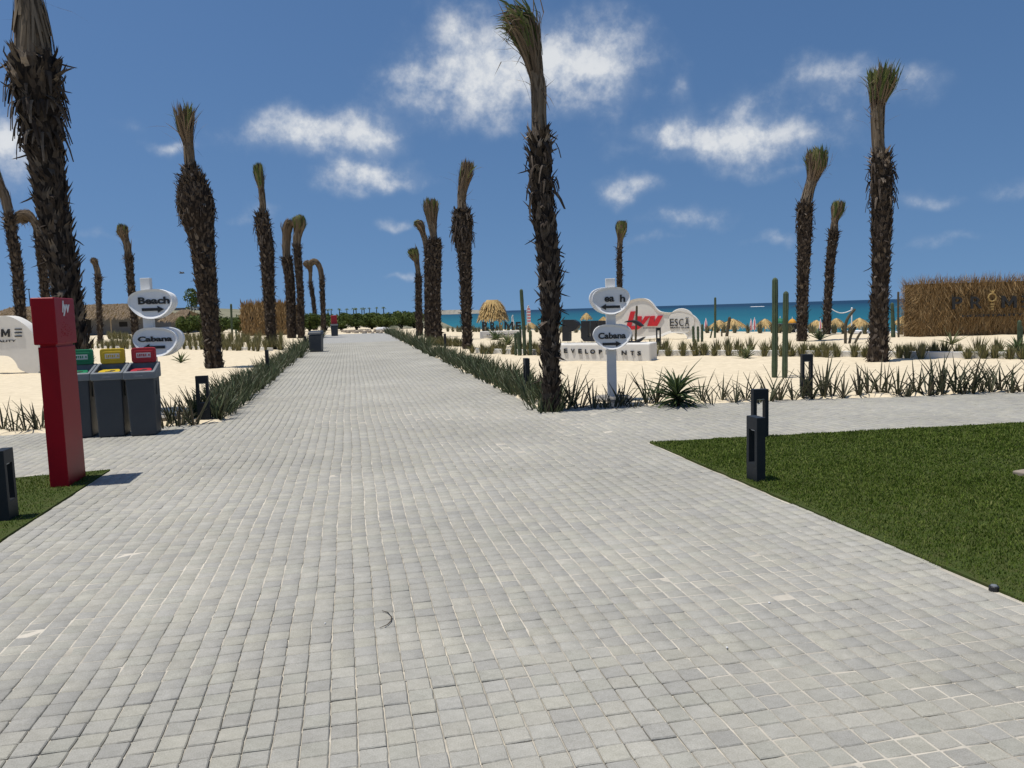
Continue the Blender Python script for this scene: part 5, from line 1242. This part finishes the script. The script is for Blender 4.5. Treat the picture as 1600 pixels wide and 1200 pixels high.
# rubble and white sacks at the end of the path
for i in range(16):
    x = 536 + i * 4.2; g = G(x, 519.5 + (i % 3) * .7); g.z = zat(g); rng = np.random.default_rng(900 + i); mb = MB(); mb.box((0, 0, .1), (.42, .3, .26), top=(.7, .7))
    o = mb.build('border_stone', M_STONE, bevel=.05); o.location = g; o.rotation_euler = (rng.normal(0, .1), rng.normal(0, .1), rng.uniform(0, 3)); tag(o, 'brown stone in the low edging across the path end', 'stone', 'stones edging the path end')
for i, (x, y) in enumerate(((593, 519), (599, 518), (605, 519))):
    g = G(x, y); g.z = zat(g); mb = MB(); mb.tube([(-.35, 0, .16), (-.25, 0, .18), (0, 0, .2), (.25, 0, .17), (.36, 0, .15)], [.05, .17, .2, .16, .05], 10, squash=.8); o = mb.build('sack', M_FABW, smooth=True); o.location = g
    tag(o, 'white sack lying at the right end of the path', 'sack', 'white sacks at the path end')

def thatch_house(label, x0, x1, yr, ye, yb_, Yd, ridge_in, openings, seed):
    a, b = AT(x0, yb_, Yd), AT(x1, yb_, Yd); base = Vector((a.x, Yd, 0)); W = b.x - a.x; ze, zr = AT((x0 + x1) / 2, ye, Yd).z, AT((x0 + x1) / 2, yr, Yd).z; D = 7.0
    t = thing('thatched_building', label, 'building', base); mb = MB(); mb.box((W / 2, D / 2 + .8, ze / 2), (W - 1.2, D - 1.2, ze + .2)); mb.build('wall', M_WALLG, t)
    ri = ridge_in; ex = .3
    mb = MB(); mb.add([(-ex, -ex, ze - .2), (W + ex, -ex, ze - .2), (W + ex, D + 1.6, ze - .2), (-ex, D + 1.6, ze - .2), (ri, D / 2 + .6, zr), (W - ri, D / 2 + .6, zr)], [(3, 2, 1, 0), (0, 1, 5, 4), (1, 2, 5), (2, 3, 4, 5), (3, 0, 4)]); rf = mb.build('roof', M_STRAWC, t)
    rng = np.random.default_rng(seed); V = []; F = []
    for k in range(int(W * 90)):
        f = rng.random(); x = rng.uniform(-ex + ri * f, W + ex - ri * f); y = -ex + (D / 2 + .9) * f; z = ze - .2 + (zr - ze + .2) * f + .06; d = np.array([rng.normal(0, .15), -1, -(zr - ze) / (D / 2) - .15]); d /= np.linalg.norm(d); L_ = rng.uniform(.4, .9); s = np.array([1, 0, 0]) * .07; c = np.array([x, y, z]); o = len(V)
        e = c + d * L_; V += [tuple(c - s), tuple(c + s), tuple(e + s * .6), tuple(e - s * .6)]; F.append((o, o + 1, o + 2, o + 3))
    mb = MB(); mb.v = V; mb.f = F; tag(mb.build('thatch', M_THATD, rf), kind='stuff')
    sY = Yd / FPX
    for (ox0, ox1, oy0, oy1) in openings:
        p, q = AT(ox0, oy1, Yd) - base, AT(ox1, oy0, Yd) - base; mb = MB(); mb.box(((p.x + q.x) / 2, .8 + .6 - .02, (p.z + q.z) / 2), (q.x - p.x, .1, max(.2, q.z - p.z))); mb.build('window', M_DARK, t)
    for k in range(int(W / 3.2)):
        mb = MB(); mb.tube([(1 + k * 3.2, .1, -.1), (1 + k * 3.2, .1, ze)], [.09, .09], 6); mb.build('veranda_post', M_WOOD, t)
thatch_house('long low grey building with old thatched roof at far left', -40, 238, 476, 496, 522, 96, 2.5, ((118, 132, 500, 521), (178, 190, 503, 511), (60, 80, 501, 520)), 31)
thatch_house('small thatched hut right of the left signpost', 252, 289, 484, 498.5, 520, 92, 1.2, ((268, 275, 502, 518),), 32)
# street lamp far left
tp = AT(45, 452, 120); base = Vector((tp.x, 120, 0)); t = thing('street_lamp', 'thin distant lamp post above the thatched building', 'street lamp', base)
mb = MB(); mb.tube([(0, 0, -.1), (0, 0, tp.z)], [.09, .06], 8); mb.build('pole', M_CHAR, t); mb = MB(); mb.box((0, -.2, tp.z), (.3, .7, .12)); mb.build('lamp_head', M_CHAR, t, bevel=.03)
# headland across the water and hills with pale houses on the left
M_HEAD = mat('headland_earth', (.34, .31, .26), .95, var=(.2, .2, .17), nscale=.02, spec=.05)
mb = MB(); pts = []
for k in range(41):
    f = k / 40; px = 684 + f * 92; p = AT(px, 486, 1500); h = 5.5 * math.sin(math.pi * min(1, .25 + f * .75)) ** .7 * (1 - .6 * f) + 1.2 * math.sin(k * 1.9) * .5; pts.append((p.x, max(.4, h)))
n = len(pts); V = []
for x, h in pts: V += [(x, 1480, SEA_Z - 1), (x, 1500, SEA_Z + h + 3), (x, 1700, SEA_Z + h + 4), (x, 1720, SEA_Z - 1)]
F = []
for i in range(n - 1):
    for a in range(3): F.append((i * 4 + a, (i + 1) * 4 + a, (i + 1) * 4 + a + 1, i * 4 + a + 1))
mb.add(V, F); tag(mb.build('headland', M_HEAD, fixn=True), 'low pale headland across the water', kind='structure')
rng = random.Random(8)
for i, (x, yt, w) in enumerate(((278, 482, 14), (300, 480, 16), (322, 483, 12), (395, 485, 10))):
    Yd = 520 if x < 500 else 1460; tp = AT(x, yt, Yd); s = Yd / FPX; base = Vector((tp.x, Yd, zat(tp) if x < 500 else SEA_Z)); W = w * s; H = tp.z - base.z; t = thing('far_house', 'pale far-off house ' + ('on the hill left of the straw cabin' if x < 500 else 'on the headland'), 'house', base, 0, 'far houses ' + ('on the hill' if x < 500 else 'on the headland'))
    mb = MB(); mb.box((0, 3, H / 2), (W, 6, H)); mb.build('wall', M_WHITE if i % 2 else M_WALLG, t); mb = MB(); mb.box((0, 3, H + .2), (W + .5, 6.5, .4)); mb.build('roof', M_WALLG, t)
    for k in range(3): mb = MB(); mb.box((-W * .3 + k * W * .3, -.02, H - 1.8), (W * .12, .1, 1.4)); mb.build('window', M_DARK, t)

# speed boat wake (white foam streak) out at sea
g = G(1184, 479.2, SEA_Z); mb = MB(); pts = []
for k in range(40):
    a = 2 * math.pi * k / 40; rr_ = 1 + .18 * math.sin(5 * a) + .1 * math.sin(11 * a); pts.append((math.cos(a) * 6.0 * rr_ * g.y / 769, math.sin(a) * 9 * rr_))
V = [(x, y, 0) for x, y in pts] + [(x * .85, y * .8, .35) for x, y in pts]; n = 40
mb.add(V, [(i, (i + 1) % n, n + (i + 1) % n, n + i) for i in range(n)] + [tuple(range(n, 2 * n))]); o = mb.build('wave_crest', M_FABW, smooth=True, fixn=True); o.location = (g.x, g.y, SEA_Z)
tag(o, 'white streak of breaking foam out on the blue sea', 'wave')

# ------------------------------------------------------------------ small things near the camera
g = G(1553, 922); t = thing('garden_spotlight', 'small black spotlight sunk in the lawn edge', 'spotlight', (g.x, g.y, 0)); mb = MB(); mb.tube([(0, 0, -.06), (0, 0, .02), (0, 0, .025)], [.026, .026, .022], 16); mb.build('housing', M_BLACK, t, smooth=False)
mb = MB(); mb.tube([(0, 0, .0245), (0, 0, .030)], [.018, .014], 16); mb.build('lens', M_HOOD, t)
g = G(1597, 751); mb = MB(); mb.box((.16, .05, .02), (.5, .4, .05)); o = mb.build('stepping_stone', M_STONE, bevel=.012); o.location = (g.x + .22, g.y, .002); o.rotation_euler = (0, 0, .4); tag(o, 'pale stepping stone in the lawn at the right frame edge', 'stone')
pts = [G(x, y, .008) for x, y in ((597, 954), (606, 957), (612, 964), (611, 970), (605, 976), (593, 981))]; b0 = pts[0]; mb = MB(); mb.tube([tuple(p - b0) for p in pts], [.0015, .0028, .003, .003, .0026, .0012], 6); o = mb.build('twig', M_TWIG, smooth=True); o.location = b0; tag(o, 'thin curved dry twig lying on the paving', 'twig')
# scattered pebbles / grit specks on the paving
for i, (x, y) in enumerate(((508, 974), (1136, 1012), (1202, 942), (1060, 825))):
    g = G(x, y, .004); mb = MB(); r = .004 + .001 * (i % 3); mb.tube([(0, 0, -.002), (0, 0, r * .5), (0, 0, r)], [r, r * 1.1, r * .4], 7); o = mb.build('pebble', M_FABW, smooth=True); o.location = g; tag(o, 'tiny pale pebble lying on the grey paving', 'pebble', 'pebbles on the paving')
# bird
tp = AT(284, 427, 60); t = thing('bird', 'small dark bird flying left of the bulging palm', 'bird', tp); mb = MB(); mb.tube([(-.2, 0, 0), (-.1, 0, .02), (.05, 0, .03), (.16, 0, .02), (.22, 0, .0)], [.01, .05, .06, .045, .01], 8); mb.build('body', M_BLACK, t, smooth=True)
for sg in (-1, 1): mb = MB(); mb.add([(-.06, sg * .04, .03), (.08, sg * .04, .03), (.05, sg * .3, .12), (-.06, sg * .28, .12), (-.08, sg * .5, .02)], [(0, 1, 2, 3), (3, 2, 4)]); mb.build('wing', M_BLACK, t)
